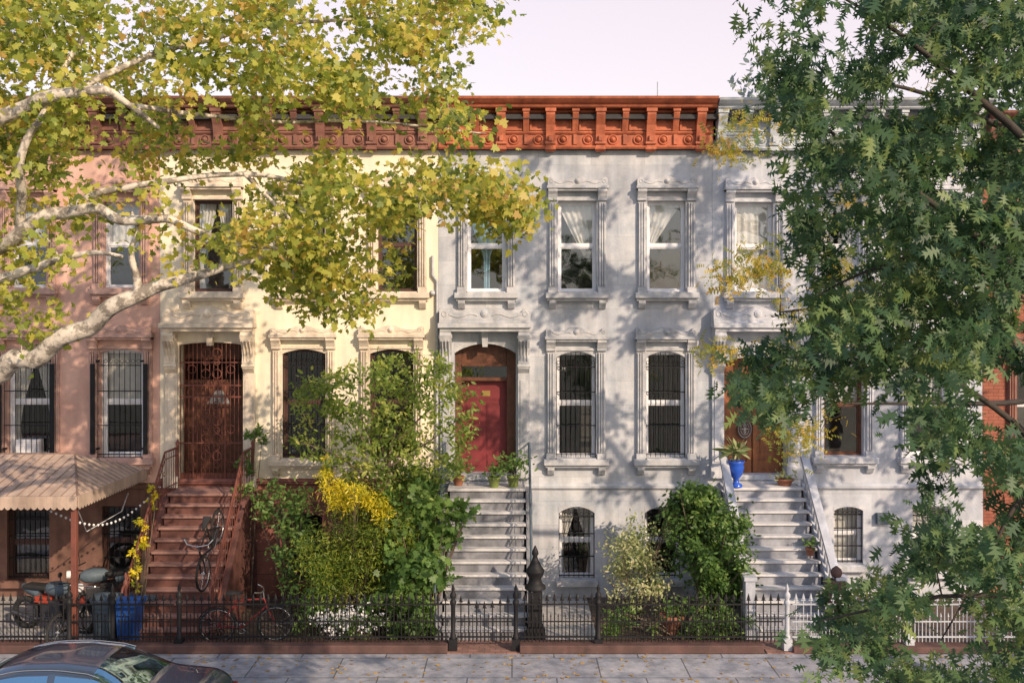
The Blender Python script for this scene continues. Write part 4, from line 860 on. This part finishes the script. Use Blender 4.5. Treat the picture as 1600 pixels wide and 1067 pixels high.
car('dark sedan parked at the kerb, cut off by the lower left corner',-4.05,-7.35,-.15,1.02)
# fallen leaves
n=650; P_=np.stack([rng.uniform(-9,9,n),rng.uniform(KY+.1,-3.65,n),np.full(n,.012)],1); o=leaves('fallen_leaves',P_,.07,'maple',LG_dry,None,0,.1,nb=(0,0,6)); tag(o,'dry leaves scattered on the pavement','leaves',kind='stuff')
# ================================================================ LIGHT + CAMERA
EL=R(27); AZ=R(141)
sd=Vector((math.sin(AZ)*math.cos(EL),math.cos(AZ)*math.cos(EL),math.sin(EL)))
sl=bpy.data.lights.new('sun','SUN'); sl.energy=5; sl.angle=R(.5); sl.color=(1,.79,.58); so=bpy.data.objects.new('sun',sl); col.objects.link(so); so.rotation_euler=sd.to_track_quat('Z','Y').to_euler()
w=bpy.data.worlds.new('World'); scene.world=w; w.use_nodes=True; nt=w.node_tree; L=nt.links.new
bg=nt.nodes['Background']; sk=N(nt,'ShaderNodeTexSky',sky_type='NISHITA'); sk.sun_disc=False; sk.sun_elevation=EL; sk.sun_rotation=AZ; sk.dust_density=2; L(sk.outputs[0],bg.inputs[0]); bg.inputs[1].default_value=.09
tc=N(nt,'ShaderNodeTexCoord'); sp=N(nt,'ShaderNodeSeparateXYZ'); L(tc.outputs['Generated'],sp.inputs[0]); cr=N(nt,'ShaderNodeValToRGB'); L(sp.outputs[2],cr.inputs[0])
cr.color_ramp.elements[0].position=0; cr.color_ramp.elements[0].color=(.34,.40,.54,1); cr.color_ramp.elements[1].position=.5; cr.color_ramp.elements[1].color=(.32,.41,.62,1)
for p_,c_ in ((.12,(.42,.44,.54,1)),(.22,(.80,.62,.57,1)),(.34,(.76,.60,.57,1))):
    e=cr.color_ramp.elements.new(p_); e.color=c_
b2=N(nt,'ShaderNodeBackground'); b2.inputs[1].default_value=1.; L(cr.outputs[0],b2.inputs[0]); ad=N(nt,'ShaderNodeAddShader'); L(bg.outputs[0],ad.inputs[0]); L(b2.outputs[0],ad.inputs[1]); L(ad.outputs[0],nt.nodes['World Output'].inputs[0])
cam=bpy.data.cameras.new('camera'); co=bpy.data.objects.new('camera',cam); col.objects.link(co); co.location=(0,CY,HZ); co.rotation_euler=(R(90),0,0)
cam.lens=36*F/1600; cam.sensor_width=36; cam.shift_y=-(533.5-HY)/1600; cam.clip_end=1500; scene.camera=co
scene.view_settings.view_transform='Standard'; scene.view_settings.look='None'; scene.view_settings.exposure=0
